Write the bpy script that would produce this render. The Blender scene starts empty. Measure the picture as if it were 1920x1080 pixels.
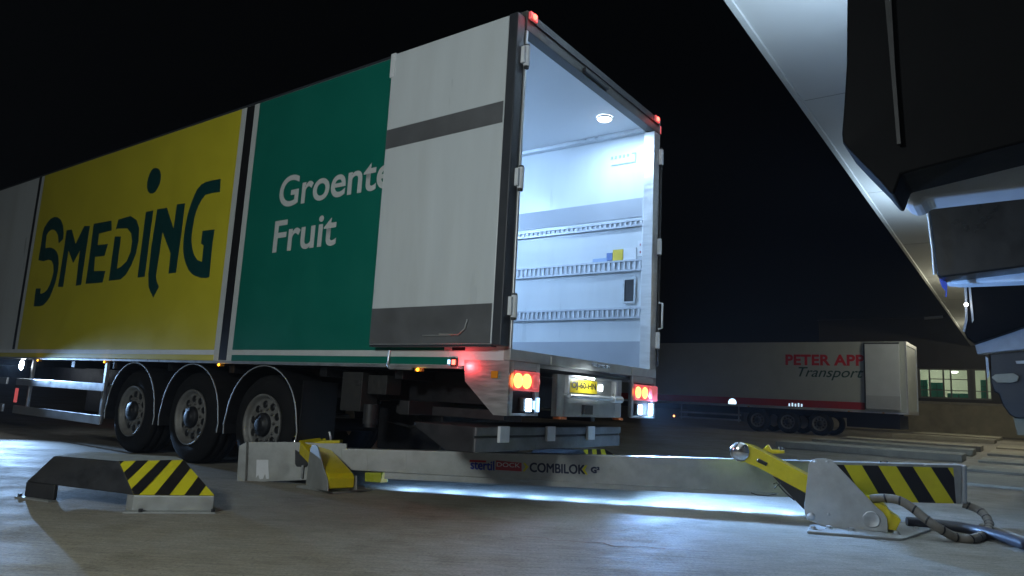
import bpy, bmesh, math, random
from mathutils import Vector, Matrix
random.seed(7)
S = bpy.context.scene
COL = S.collection
R = math.radians
# ------------------------------------------------------------------ camera
F, PITCH, ROLL, CAMH = 1320.1, 0.1557, 0.0518, 0.8833
_f = Vector((0, math.cos(PITCH), math.sin(PITCH)))
_u0 = Vector((0, -math.sin(PITCH), math.cos(PITCH)))
_r0 = Vector((1, 0, 0))
_r = _r0*math.cos(ROLL) + _u0*math.sin(ROLL)
_u = -_r0*math.sin(ROLL) + _u0*math.cos(ROLL)
cd = bpy.data.cameras.new('camera'); cam = bpy.data.objects.new('camera', cd); COL.objects.link(cam)
cd.sensor_width = 36; cd.lens = F/1920*36; cd.clip_start = 0.05; cd.clip_end = 2000
cam.matrix_world = Matrix(((_r.x, _u.x, -_f.x, 0), (_r.y, _u.y, -_f.y, 0), (_r.z, _u.z, -_f.z, CAMH), (0, 0, 0, 1)))
S.camera = cam
# ------------------------------------------------------------------ world, sun, exposure
YAW = 2.50941
A = Vector((math.cos(YAW), math.sin(YAW), 0))          # driving direction of the trailer, away from the dock
BV = Vector((A.y, -A.x, 0))                             # along the dock wall, away from the camera
D = -A                                                  # towards the dock wall
sund = (A*2.0 + Vector((0, 0, -2.556)) + BV*1.7).normalized()
to_sun = -sund
W = bpy.data.worlds.new('World'); S.world = W; W.use_nodes = True
nt = W.node_tree; bg = nt.nodes['Background']
sk = nt.nodes.new('ShaderNodeTexSky'); sk.sky_type = 'NISHITA'; sk.sun_disc = False
sk.sun_elevation = math.asin(to_sun.z); sk.sun_rotation = math.atan2(to_sun.x, to_sun.y)
nt.links.new(sk.outputs[0], bg.inputs[0]); bg.inputs[1].default_value = 0.00007
sl = bpy.data.lights.new('sun', 'SUN'); sl.energy = 0.04; sl.angle = R(4); sl.color = (1, .95, .86)
so = bpy.data.objects.new('sun', sl); COL.objects.link(so)
so.rotation_euler = sund.to_track_quat('-Z', 'Y').to_euler()
vs = S.view_settings; vs.view_transform = 'Standard'; vs.look = 'None'; vs.exposure = 0; vs.gamma = 1
S.cycles.use_denoising = True
S.cycles.max_bounces = 8

# ------------------------------------------------------------------ geometry helpers
O0 = Vector((0, 0, CAMH))
C0 = Vector((0.01153525, 5.31257119, 0))                # rear left ground corner of the trailer
def ray(x, y): return _r*(x-960) - _u*(y-540) + _f*F
def hit(x, y, p, n):
    d = ray(x, y); return O0 + d*((p-O0).dot(n)/d.dot(n))
def uz(x, y, z=0.0): return hit(x, y, Vector((0, 0, z)), Vector((0, 0, 1)))
def ub(x, y, B): return hit(x, y, BV*B, BV)             # vertical plane at distance B along the dock
def wd(L, B, z): return D*L + BV*B + Vector((0, 0, z))
def wt(s, w, z): return C0 + A*s + BV*w + Vector((0, 0, z))

class MB:
    def __init__(self): self.v = []; self.f = []; self.m = []; self.s = []
    def add(self, vs, fs, mi=0, smooth=False):
        o = len(self.v); self.v += [Vector(p) for p in vs]
        for f in fs: self.f.append([i+o for i in f]); self.m.append(mi); self.s.append(smooth)
    def hexa(self, p, mi=0):     # 8 points: bottom ring, top ring
        self.add(p, [(3,2,1,0),(4,5,6,7),(0,1,5,4),(1,2,6,5),(2,3,7,6),(3,0,4,7)], mi)
    def box(self, c0, c1, mi=0, M=None):
        x0,y0,z0 = c0; x1,y1,z1 = c1
        x0,x1 = sorted((x0,x1)); y0,y1 = sorted((y0,y1)); z0,z1 = sorted((z0,z1))
        p = [Vector(q) for q in ((x0,y0,z0),(x1,y0,z0),(x1,y1,z0),(x0,y1,z0),(x0,y0,z1),(x1,y0,z1),(x1,y1,z1),(x0,y1,z1))]
        if M is not None: p = [M @ q for q in p]
        self.hexa(p, mi)
    def prism(self, pts, ext, mi=0, capmi=None):
        n = len(pts); ext = Vector(ext); pts = [Vector(p) for p in pts]
        nr = Vector((0,0,0))
        for i in range(n): nr += pts[i].cross(pts[(i+1) % n])
        if nr.dot(ext) > 0: pts = pts[::-1]
        self.add(pts + [p+ext for p in pts], [list(range(n)), list(range(2*n-1, n-1, -1))] + [(i, n+i, n+(i+1) % n, (i+1) % n)[::-1] for i in range(n)][::1], mi)
        # flip side faces so that they face outwards
        for k in range(n): self.f[-1-k] = self.f[-1-k][::-1]
        for k in range(n): self.f[-1-k] = self.f[-1-k][::-1]
    def tube(self, path, r, n=10, mi=0, closed=False, caps=True):
        path = [Vector(p) for p in path]; m = len(path); rings = []
        up = Vector((0,0,1)); prev = None
        for i, p in enumerate(path):
            if closed: t = path[(i+1) % m]-path[i-1]
            else: t = path[min(i+1, m-1)]-path[max(i-1, 0)]
            t.normalize()
            if prev is None:
                a = t.orthogonal().normalized() if abs(t.dot(up)) > .95 else (up - t*up.dot(t)).normalized()
            else: a = (prev - t*prev.dot(t)).normalized()
            prev = a; b = t.cross(a); rr = r[i] if isinstance(r, (list, tuple)) else r
            rings.append([p + a*rr*math.cos(2*math.pi*k/n) + b*rr*math.sin(2*math.pi*k/n) for k in range(n)])
        vs = [q for rg in rings for q in rg]; fs = []
        for i in range(m if closed else m-1):
            j = (i+1) % m
            for k in range(n): fs.append((i*n+k, i*n+(k+1) % n, j*n+(k+1) % n, j*n+k))
        self.add(vs, fs, mi, True)
        if caps and not closed:
            self.add(rings[0], [list(range(n))[::-1]], mi); self.add(rings[-1], [list(range(n))], mi)
    def cyl(self, p0, p1, r, n=20, mi=0): self.tube([p0, p1], r, n, mi)
    def lathe(self, c, ax, prof, n=40, mi=0, smooth=True):    # prof: (distance along ax, radius)
        c = Vector(c); ax = Vector(ax).normalized(); a = ax.orthogonal().normalized(); b = ax.cross(a)
        vs = []; fs = []
        for (h, r) in prof:
            vs += [c + ax*h + (a*math.cos(2*math.pi*k/n) + b*math.sin(2*math.pi*k/n))*r for k in range(n)]
        for i in range(len(prof)-1):
            for k in range(n): fs.append((i*n+k, i*n+(k+1) % n, (i+1)*n+(k+1) % n, (i+1)*n+k))
        self.add(vs, fs, mi, smooth)
    def build(self, name, mats, parent=None, bevel=0, world=False, segs=2):
        me = bpy.data.meshes.new(name)
        vs = self.v
        if world and parent is not None:
            inv = parent.matrix_basis.inverted() if parent.parent is None else (parent.parent.matrix_basis @ parent.matrix_basis).inverted()
            vs = [inv @ p for p in vs]
        me.from_pydata([tuple(p) for p in vs], [], self.f)
        if not isinstance(mats, (list, tuple)): mats = [mats]
        for m in mats: me.materials.append(m)
        for p, mi, s in zip(me.polygons, self.m, self.s): p.material_index = mi; p.use_smooth = s
        bm = bmesh.new(); bm.from_mesh(me); bmesh.ops.recalc_face_normals(bm, faces=bm.faces); bm.to_mesh(me); bm.free()
        o = bpy.data.objects.new(name, me); COL.objects.link(o)
        if parent is not None: o.parent = parent
        if bevel:
            b = o.modifiers.new('bevel', 'BEVEL'); b.width = bevel; b.segments = segs; b.limit_method = 'ANGLE'; b.angle_limit = R(35)
        return o
def tag(o, label=None, cat=None, group=None, kind=None):
    if label: o['label'] = label
    if cat: o['category'] = cat
    if group: o['group'] = group
    if kind: o['kind'] = kind
    return o
def thing(name, label, cat, loc=(0,0,0), rz=0.0, group=None):
    o = bpy.data.objects.new(name, None); COL.objects.link(o); o.empty_display_size = .2
    o.matrix_basis = Matrix.Translation(Vector(loc)) @ Matrix.Rotation(rz, 4, 'Z')
    return tag(o, label, cat, group)
def text_mesh(body, weight=0.0, shear=0.0, extrude=0.0, space=1.0):
    c = bpy.data.curves.new('text', 'FONT'); c.body = body; c.size = 1; c.offset = weight; c.shear = shear; c.extrude = extrude
    c.space_character = space
    o = bpy.data.objects.new('text', c); COL.objects.link(o)
    dg = bpy.context.evaluated_depsgraph_get(); dg.update()
    me = bpy.data.meshes.new_from_object(o.evaluated_get(dg))
    bpy.data.objects.remove(o); return me
def put_text(name, body, mat, parent, bl, br, tl, lift=0.004, weight=0.02, shear=0, fat=0.0, world=False, space=1.0):
    """letters stretched so that their box has the corners bl, br, tl (parent's space unless world)"""
    me = text_mesh(body, weight, shear, 0, space)
    bl, br, tl = Vector(bl), Vector(br), Vector(tl)
    if world and parent is not None:
        inv = parent.matrix_basis.inverted() if parent.parent is None else (parent.parent.matrix_basis @ parent.matrix_basis).inverted()
        bl, br, tl = inv @ bl, inv @ br, inv @ tl
    X = br-bl; Y = tl-bl; N = X.cross(Y).normalized()
    xs = [v.co.x for v in me.vertices]; ys = [v.co.y for v in me.vertices]
    x0, x1, y0, y1 = min(xs), max(xs), min(ys), max(ys)
    base = [bl + X*((v.co.x-x0)/(x1-x0)) + Y*((v.co.y-y0)/(y1-y0)) + N*lift for v in me.vertices]
    if fat:                                   # a bolder stroke: the letters once more, slightly shifted
        fs = [list(p.vertices) for p in me.polygons]; n0 = len(base); xd = X.normalized()*fat; yd = Y.normalized()*fat*.5
        vs = list(base); fa = list(fs)
        for k, sh in enumerate((xd+yd, xd-yd)):
            vs += [p + sh + N*.0004*(k+1) for p in base]; fa += [[i + n0*(k+1) for i in f] for f in fs]
        bpy.data.meshes.remove(me); me = bpy.data.meshes.new(name); me.from_pydata([tuple(p) for p in vs], [], fa)
    else:
        for v, p in zip(me.vertices, base): v.co = p
    me.materials.clear(); me.materials.append(mat)
    o = bpy.data.objects.new(name, me); COL.objects.link(o)
    if parent is not None: o.parent = parent
    return o
def clip(poly, a, b, c):        # keep a*u+b*v+c >= 0
    out = []
    for i in range(len(poly)):
        p, q = poly[i], poly[(i+1) % len(poly)]
        dp = a*p[0]+b*p[1]+c; dq = a*q[0]+b*q[1]+c
        if dp >= 0: out.append(p)
        if (dp >= 0) != (dq >= 0):
            t = dp/(dp-dq); out.append((p[0]+(q[0]-p[0])*t, p[1]+(q[1]-p[1])*t))
    return out
def stripes(mb, q, period, duty, slant, phase, lift=0.003, mi=(0, 1)):
    """hazard stripes on the flat quad q (bl, br, tr, tl): yellow sheet and black bars lying on it"""
    q = [Vector(p) for p in q]; N = (q[1]-q[0]).cross(q[3]-q[0]).normalized()
    def P(u, v, l): return (q[0]*(1-u)+q[1]*u)*(1-v) + (q[3]*(1-u)+q[2]*u)*v + N*l
    mb.add([P(0,0,lift), P(1,0,lift), P(1,1,lift), P(0,1,lift)], [(0,1,2,3)], mi[0])
    k = -12
    while k < 30:
        u0 = phase + k*period; u1 = u0 + period*duty; k += 1
        poly = [(u0, 0), (u1, 0), (u1+slant, 1), (u0+slant, 1)]
        for cc in ((1,0,0), (-1,0,1)): poly = clip(poly, *cc) if poly else poly
        if len(poly) > 2: mb.add([P(u, v, lift+.002) for u, v in poly], [list(range(len(poly)))], mi[1])

# ------------------------------------------------------------------ materials
def mat(name, col, rough=.5, metal=0.0, var=.08, scale=6.0, bump=0.0, bscale=60.0, dirt=0.0, dirtcol=(.05,.045,.04), spec=.5, rvar=.1, stretch=None, coat=0.0):
    m = bpy.data.materials.new(name); m.use_nodes = True; n = m.node_tree.nodes; l = m.node_tree.links
    p = n['Principled BSDF']; tc = n.new('ShaderNodeTexCoord'); mp = n.new('ShaderNodeMapping')
    l.new(tc.outputs['Object'], mp.inputs[0])
    if stretch: mp.inputs['Scale'].default_value = stretch
    nz = n.new('ShaderNodeTexNoise'); nz.inputs['Scale'].default_value = scale; nz.inputs['Detail'].default_value = 6; nz.inputs['Roughness'].default_value = .6
    l.new(mp.outputs[0], nz.inputs['Vector'])
    mr = n.new('ShaderNodeMapRange'); mr.inputs[1].default_value = .3; mr.inputs[2].default_value = .7
    mr.inputs[3].default_value = 1-var; mr.inputs[4].default_value = 1+var
    l.new(nz.outputs[0], mr.inputs[0])
    mx = n.new('ShaderNodeMix'); mx.data_type = 'RGBA'; mx.blend_type = 'MULTIPLY'; mx.inputs[0].default_value = 1
    mx.inputs[6].default_value = (*col, 1); l.new(mr.outputs[0], mx.inputs[7]); out = mx.outputs[2]
    if dirt:
        d = n.new('ShaderNodeTexNoise'); d.inputs['Scale'].default_value = scale*.45; d.inputs['Detail'].default_value = 8; d.inputs['Roughness'].default_value = .65
        l.new(mp.outputs[0], d.inputs['Vector'])
        dr = n.new('ShaderNodeMapRange'); dr.inputs[1].default_value = .48; dr.inputs[2].default_value = .75; dr.inputs[3].default_value = 0; dr.inputs[4].default_value = dirt
        l.new(d.outputs[0], dr.inputs[0])
        m2 = n.new('ShaderNodeMix'); m2.data_type = 'RGBA'; l.new(dr.outputs[0], m2.inputs[0]); l.new(out, m2.inputs[6]); m2.inputs[7].default_value = (*dirtcol, 1); out = m2.outputs[2]
    l.new(out, p.inputs['Base Color'])
    rr = n.new('ShaderNodeMapRange'); rr.inputs[1].default_value = .3; rr.inputs[2].default_value = .7
    rr.inputs[3].default_value = max(.02, rough-rvar); rr.inputs[4].default_value = min(1, rough+rvar); l.new(nz.outputs[0], rr.inputs[0]); l.new(rr.outputs[0], p.inputs['Roughness'])
    p.inputs['Metallic'].default_value = metal; p.inputs['Specular IOR Level'].default_value = spec; p.inputs['Coat Weight'].default_value = coat
    if bump:
        b = n.new('ShaderNodeBump'); b.inputs['Strength'].default_value = bump; b.inputs['Distance'].default_value = .01
        n2 = n.new('ShaderNodeTexNoise'); n2.inputs['Scale'].default_value = bscale; n2.inputs['Detail'].default_value = 5
        l.new(mp.outputs[0], n2.inputs['Vector']); l.new(n2.outputs[0], b.inputs['Height']); l.new(b.outputs[0], p.inputs['Normal'])
    return m
def glow(name, col, strength):
    m = bpy.data.materials.new(name); m.use_nodes = True; p = m.node_tree.nodes['Principled BSDF']
    p.inputs['Base Color'].default_value = (*[min(1, c) for c in col], 1); p.inputs['Roughness'].default_value = .2
    p.inputs['Emission Color'].default_value = (*col, 1); p.inputs['Emission Strength'].default_value = strength
    return m
def glass(name, tint=(.9,.95,.93)):
    m = bpy.data.materials.new(name); m.use_nodes = True; n = m.node_tree.nodes; l = m.node_tree.links
    n.remove(n['Principled BSDF']); t = n.new('ShaderNodeBsdfTransparent'); t.inputs[0].default_value = (*tint, 1)
    g = n.new('ShaderNodeBsdfGlossy'); g.inputs['Roughness'].default_value = .03; f = n.new('ShaderNodeFresnel'); f.inputs[0].default_value = 1.45
    x = n.new('ShaderNodeMixShader'); l.new(f.outputs[0], x.inputs[0]); l.new(t.outputs[0], x.inputs[1]); l.new(g.outputs[0], x.inputs[2])
    l.new(x.outputs[0], n['Material Output'].inputs[0]); return m
M = {}
M['white'] = mat('white_gelcoat', (.60,.64,.66), .35, var=.05, scale=4, dirt=.32, dirtcol=(.42,.42,.40), stretch=(1,1,.14))
M['inner'] = mat('inner_white_panel', (.80,.82,.84), .55, var=.02, scale=2, dirt=.12, dirtcol=(.5,.5,.48))
M['yellow_film'] = mat('yellow_livery', (.60,.52,.03), .4, var=.05, scale=1.5, bump=.12, bscale=1.6, dirt=.15, dirtcol=(.3,.26,.05))
M['green_film'] = mat('green_livery', (.004,.145,.105), .36, var=.06, scale=1.5, bump=.12, bscale=1.6)
M['ink'] = mat('dark_green_ink', (.004,.050,.048), .4, var=.05)
M['letter_white'] = mat('white_lettering', (.55,.57,.56), .4, var=.04)
M['steel'] = mat('brushed_steel', (.52,.53,.53), .42, metal=.85, var=.1, scale=5, bump=.05, bscale=150, stretch=(1,1,8), dirt=.25, dirtcol=(.2,.18,.15))
M['galv'] = mat('galvanised_steel', (.40,.41,.40), .5, metal=.55, var=.14, scale=9, bump=.08, bscale=60, dirt=.35, dirtcol=(.24,.22,.17))
M['darksteel'] = mat('dark_steel', (.035,.036,.04), .5, metal=.3, var=.2, scale=9, bump=.2, bscale=40, dirt=.3, dirtcol=(.06,.05,.04))
M['chassis'] = mat('chassis_paint', (.007,.0075,.010), .55, var=.25, scale=7, bump=.2, bscale=30, dirt=.3, dirtcol=(.02,.019,.018))
M['rubber'] = mat('tyre_rubber', (.010,.010,.011), .85, var=.25, scale=12, bump=.25, bscale=70, dirt=.25, dirtcol=(.022,.02,.018), spec=.2)
M['rim'] = mat('dusty_rim', (.20,.195,.185), .55, metal=.3, var=.2, scale=14, bump=.15, bscale=60, dirt=.5, dirtcol=(.10,.085,.065))
M['alu'] = mat('aluminium_rail', (.62,.64,.66), .36, metal=.8, var=.08, scale=8, dirt=.25, dirtcol=(.3,.29,.27))
M['greyband'] = mat('grey_kick_panel', (.17,.175,.185), .4, metal=.4, var=.1, scale=4, dirt=.3, dirtcol=(.10,.095,.09))
M['black'] = mat('black_plastic', (.012,.012,.013), .45, var=.2, scale=10)
M['seal'] = mat('dark_rubber_seal', (.03,.034,.042), .5, var=.1)
M['yellow'] = mat('yellow_paint', (.62,.50,.012), .36, var=.08, scale=14, dirt=.18, dirtcol=(.2,.15,.03), coat=.2)
M['tape_yellow'] = mat('tape_yellow', (.62,.55,.02), .4, var=.07, scale=9, dirt=.15, dirtcol=(.25,.2,.05))
M['tape_black'] = mat('tape_black', (.014,.012,.013), .45, var=.15, scale=9)
M['chrome'] = mat('polished_steel', (.75,.75,.76), .12, metal=1, var=.05, rvar=.04)
M['concrete_wall'] = mat('concrete_wall', (.40,.36,.25), .85, var=.18, scale=1.2, bump=.3, bscale=20, dirt=.35, dirtcol=(.12,.105,.075))
M['kerb'] = mat('kerb_concrete', (.38,.355,.28), .85, var=.15, scale=3, bump=.3, bscale=30, dirt=.4, dirtcol=(.16,.14,.11))
M['soffit'] = mat('soffit_sheet', (.62,.64,.63), .5, var=.05, scale=.7, dirt=.2, dirtcol=(.42,.41,.37))
M['cladding'] = mat('dark_cladding', (.035,.031,.027), .6, var=.12, scale=.8)
M['curtain'] = mat('black_curtain', (.0025,.0025,.003), .55, var=.25, scale=3, bump=.25, bscale=3.2, spec=.08)
M['hem'] = mat('grey_canvas', (.55,.60,.66), .6, var=.1, scale=4, bump=.3, bscale=12, dirt=.3, dirtcol=(.2,.2,.2))
M['hose'] = mat('tan_spiral_wrap', (.17,.15,.12), .55, var=.15, scale=20)
M['conduit'] = mat('black_conduit', (.03,.03,.036), .45, var=.15, scale=20)
M['red_text'] = mat('red_lettering', (.45,.012,.025), .45, var=.05)
M['red_band'] = mat('red_band', (.33,.014,.012), .45, var=.08)
M['blue_text'] = mat('blue_lettering', (.01,.03,.30), .45, var=.05)
M['navy_text'] = mat('navy_lettering', (.012,.02,.055), .45, var=.05)
M['label_yellow'] = mat('label_yellow', (.65,.48,.03), .45)
M['label_white'] = mat('label_white', (.7,.72,.74), .45)
M['label_blue'] = mat('label_blue', (.12,.2,.45), .45)
M['label_print'] = mat('label_print', (.30,.42,.62), .5)
M['orange'] = mat('orange_rubber', (.5,.13,.03), .5)
M['amber_refl'] = mat('amber_reflector', (.6,.25,.02), .2)
M['teal'] = mat('teal_cabinet', (.012,.22,.16), .45)
M['room'] = mat('room_wall', (.66,.68,.58), .7, var=.04)
M['liftgrey'] = mat('grimy_lift', (.038,.039,.042), .5, metal=.4, var=.2, scale=8, bump=.1, dirt=.5)
M['liftedge'] = mat('lift_edge_steel', (.17,.175,.18), .5, metal=.3, var=.25, scale=7, dirt=.5)
M['crack'] = mat('rust_crack', (.16,.085,.035), .9, var=.4, scale=30)
M['olive'] = mat('yellow_reflector', (.42,.45,.03), .3)
BLUEW = (.24, .49, 1.0)
M['e_work'] = glow('work_lamp_glass', (.45,.7,1), 22)
M['e_work2'] = glow('work_lamp_side_lens', (.4,.66,1), 2.2)
M['e_side'] = glow('side_lamp_glass', (.78,.88,1), 120)
M['e_red'] = glow('red_lamp', (1,.04,.03), 6)
M['e_redhot'] = glow('red_lamp_core', (1,.12,.08), 5)
M['e_orange'] = glow('tail_lamp_core', (1,.30,.07), 4.5)
M['e_tail'] = glow('tail_lamp_lens', (1,.16,.16), .34)
M['e_amber'] = glow('amber_lamp', (1,.42,.02), 6)
M['e_ceil'] = glow('ceiling_lamp_glass', (.85,.93,1), 14)
M['e_led'] = glow('led_lens', (.75,.88,1), 30)
M['e_plate'] = glow('plate_lamp_glass', (.9,.97,1), 8)
M['e_office'] = glow('office_lamp_glass', (1,1,.88), 5)
M['e_canopy'] = glow('canopy_lamp_glass', (1,.96,.9), 10)

def lamp(name, kind, loc, energy, col, parent=None, direction=None, size=.05, spot=None, blend=.5, sizey=None, spread=None):
    l = bpy.data.lights.new(name, kind); l.energy = energy; l.color = col
    if kind == 'AREA':
        l.shape = 'RECTANGLE' if sizey else 'DISK'; l.size = size
        if sizey: l.size_y = sizey
        if spread: l.spread = spread
    elif kind in ('POINT', 'SPOT'): l.shadow_soft_size = size
    if kind == 'SPOT': l.spot_size = spot; l.spot_blend = blend
    o = bpy.data.objects.new(name, l); COL.objects.link(o); loc = Vector(loc)
    if parent is not None: o.parent = parent
    o.location = loc
    if direction is not None: o.rotation_euler = Vector(direction).to_track_quat('-Z', 'Y').to_euler()
    return o

# ------------------------------------------------------------------ ground
def ground_material():
    m = bpy.data.materials.new('brushed_concrete'); m.use_nodes = True; n = m.node_tree.nodes; l = m.node_tree.links
    p = n['Principled BSDF']; tc = n.new('ShaderNodeTexCoord')
    def noise(scale, detail, rough=.6, st=None, rot=0):
        mp = n.new('ShaderNodeMapping'); l.new(tc.outputs['Object'], mp.inputs[0])
        if st: mp.inputs['Scale'].default_value = st; mp.inputs['Rotation'].default_value = (0, 0, rot)
        z = n.new('ShaderNodeTexNoise'); z.inputs['Scale'].default_value = scale; z.inputs['Detail'].default_value = detail; z.inputs['Roughness'].default_value = rough
        l.new(mp.outputs[0], z.inputs['Vector']); return z.outputs[0]
    def rng(src, a, b, c, d):
        r = n.new('ShaderNodeMapRange'); r.inputs[1].default_value = a; r.inputs[2].default_value = b; r.inputs[3].default_value = c; r.inputs[4].default_value = d
        l.new(src, r.inputs[0]); return r.outputs[0]
    def mixc(fac, a, b, mode='MIX'):
        x = n.new('ShaderNodeMix'); x.data_type = 'RGBA'; x.blend_type = mode
        if isinstance(fac, float): x.inputs[0].default_value = fac
        else: l.new(fac, x.inputs[0])
        for i, c in ((6, a), (7, b)):
            if isinstance(c, tuple): x.inputs[i].default_value = (*c, 1)
            else: l.new(c, x.inputs[i])
        return x.outputs[2]
    big = noise(.45, 6); mid = noise(2.3, 8, .65); streak = noise(3.5, 7, .65, (1, 9, 1), -.10); fine = noise(55, 5, .7); spots = noise(28, 2); 
    c = mixc(rng(big, .35, .65, 0, 1), (.20,.175,.125), (.275,.255,.215))
    c = mixc(rng(mid, .5, .72, 0, .55), c, (.125,.105,.07))
    c = mixc(1.0, c, mixc(rng(streak, .3, .7, 0, 1), (.70,.70,.70), (1.22,1.22,1.22)), 'MULTIPLY')
    c = mixc(1.0, c, mixc(rng(fine, .35, .65, 0, 1), (.74,.74,.74), (1.24,1.24,1.24)), 'MULTIPLY')
    c = mixc(rng(spots, .665, .71, 0, .6), c, (.05,.045,.035))
    c = mixc(rng(noise(9, 4, .6), .62, .72, 0, .35), c, (.09,.08,.06))
    c = mixc(rng(noise(140, 2), .68, .72, 0, .5), c, (.45,.43,.38))
    l.new(c, p.inputs['Base Color']); l.new(rng(mid, .3, .7, .55, .85), p.inputs['Roughness'])
    b1 = n.new('ShaderNodeBump'); b1.inputs['Strength'].default_value = .35; b1.inputs['Distance'].default_value = .02; l.new(streak, b1.inputs['Height'])
    b2 = n.new('ShaderNodeBump'); b2.inputs['Strength'].default_value = .25; b2.inputs['Distance'].default_value = .006; l.new(fine, b2.inputs['Height']); l.new(b1.outputs[0], b2.inputs['Normal'])
    l.new(b2.outputs[0], p.inputs['Normal']); return m
g = MB(); N = 24
xs = [(-400 + 800*i/N) for i in range(N+1)]; ys = [(-300 + 800*i/N) for i in range(N+1)]
g.add([(x, y, 0) for y in ys for x in xs], [(j*(N+1)+i, j*(N+1)+i+1, (j+1)*(N+1)+i+1, (j+1)*(N+1)+i) for j in range(N) for i in range(N)])
tag(g.build('ground', ground_material()), 'brushed grey concrete yard in front of the loading docks', kind='structure')
def crack(px, wid):
    k = MB(); pts = []
    for i, (x, y) in enumerate(px):
        p = uz(x, y, .003); ww = wid*(.35+.65*math.sin(math.pi*(i+.5)/len(px)))*random.uniform(.6, 1.3)
        t = (uz(*px[min(i+1, len(px)-1)]) - uz(*px[max(i-1, 0)])).normalized(); s = Vector((-t.y, t.x, 0))
        pts.append((p + s*ww, p - s*ww))
    k.add([q for pr in pts for q in pr], [(2*i, 2*i+1, 2*i+3, 2*i+2) for i in range(len(pts)-1)])
    return k
def jag(px):
    out = []
    for (x0, y0), (x1, y1) in zip(px, px[1:]):
        for t in range(4): out.append((x0+(x1-x0)*t/4+random.uniform(-2, 2), y0+(y1-y0)*t/4+random.uniform(-.9, .9)))
    return out + [px[-1]]
ck = crack(jag([(960,1005),(1020,1008),(1040,1013),(1085,1016),(1130,1018),(1150,1024),(1200,1025),(1260,1030),(1310,1034),(1352,1032)]), .006)
tag(ck.build('ground_crack', M['crack']), 'rusty crack running through the concrete in the foreground', kind='structure')
ck = crack(jag([(1108,988),(1130,995),(1165,996),(1190,990),(1235,993)]), .0025)
tag(ck.build('ground_crack', M['crack']), 'fine crack in the concrete under the restraint beam', kind='structure')

# ------------------------------------------------------------------ semi trailer at the dock
T = thing('semi_trailer', 'large box semi trailer with yellow and green livery, rear open and lit inside', 'semi trailer', C0, YAW)
def tp(s, w, z): return Vector((s, -w, z))
def tb(mb, s0, s1, w0, w1, z0, z1, mi=0): mb.box((s0, -w0, z0), (s1, -w1, z1), mi)
def part(name, boxes, m, parent=T, bevel=0):
    mb = MB()
    for b in boxes: tb(mb, *b)
    return mb.build(name, m, parent, bevel)
def parts(name, boxes, m, parent=T, bevel=0): return [part(name, [b], m, parent, bevel) for b in boxes]
LEN, WID, HGT = 13.6, 2.6, 4.0
part('side_wall', [(.052, LEN, 0, .07, 1.12, 4.0)], M['white']); part('side_wall', [(.052, LEN, 2.525, 2.6, 1.12, 4.0)], M['white'])
part('roof', [(.052, LEN-.07, .072, 2.523, 3.90, 3.998)], M['inner']); part('front_wall', [(LEN-.07, LEN, .072, 2.523, 1.12, 3.998)], M['white'])
part('floor', [(.06, LEN-.07, .072, 2.523, 1.14, 1.245)], M['greyband'])
# livery on the near side
def panel(name, s0, s1, z0, z1, m, lift=.003, parent=T): return part(name, [(s0, s1, -lift, .001, z0, z1)], m, parent)
ZT = 3.985
panel('yellow_panel', 3.955, 9.27, 1.24, ZT, M['yellow_film']); panel('yellow_panel', 3.955, 10.6, 1.125, 1.186, M['yellow_film'])
panel('green_panel', .66, 3.615, 1.24, ZT, M['green_film']); panel('green_panel', .535, 3.615, 1.125, 1.186, M['green_film'])
panel('panel_border', .60, 3.70, 1.187, 1.239, M['letter_white']); panel('panel_border', 3.617, 3.70, 1.24, ZT, M['letter_white'])
panel('panel_border', 3.86, 3.953, 1.187, ZT, M['letter_white']); panel('panel_border', 3.955, 10.6, 1.187, 1.239, M['label_white'])
panel('panel_joint', 3.71, 3.855, 1.13, ZT, M['black']); panel('panel_joint', 9.385, 9.47, 1.24, ZT, M['black']); panel('panel_joint', .44, .575, 1.24, ZT, M['black'])
part('side_rail', [(.50, LEN, -.012, .06, 1.095, 1.122)], M['alu'], bevel=.003)
part('roof_trim', [(.055, LEN, -.006, .04, 3.988, 4.012)], M['seal'])
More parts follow.
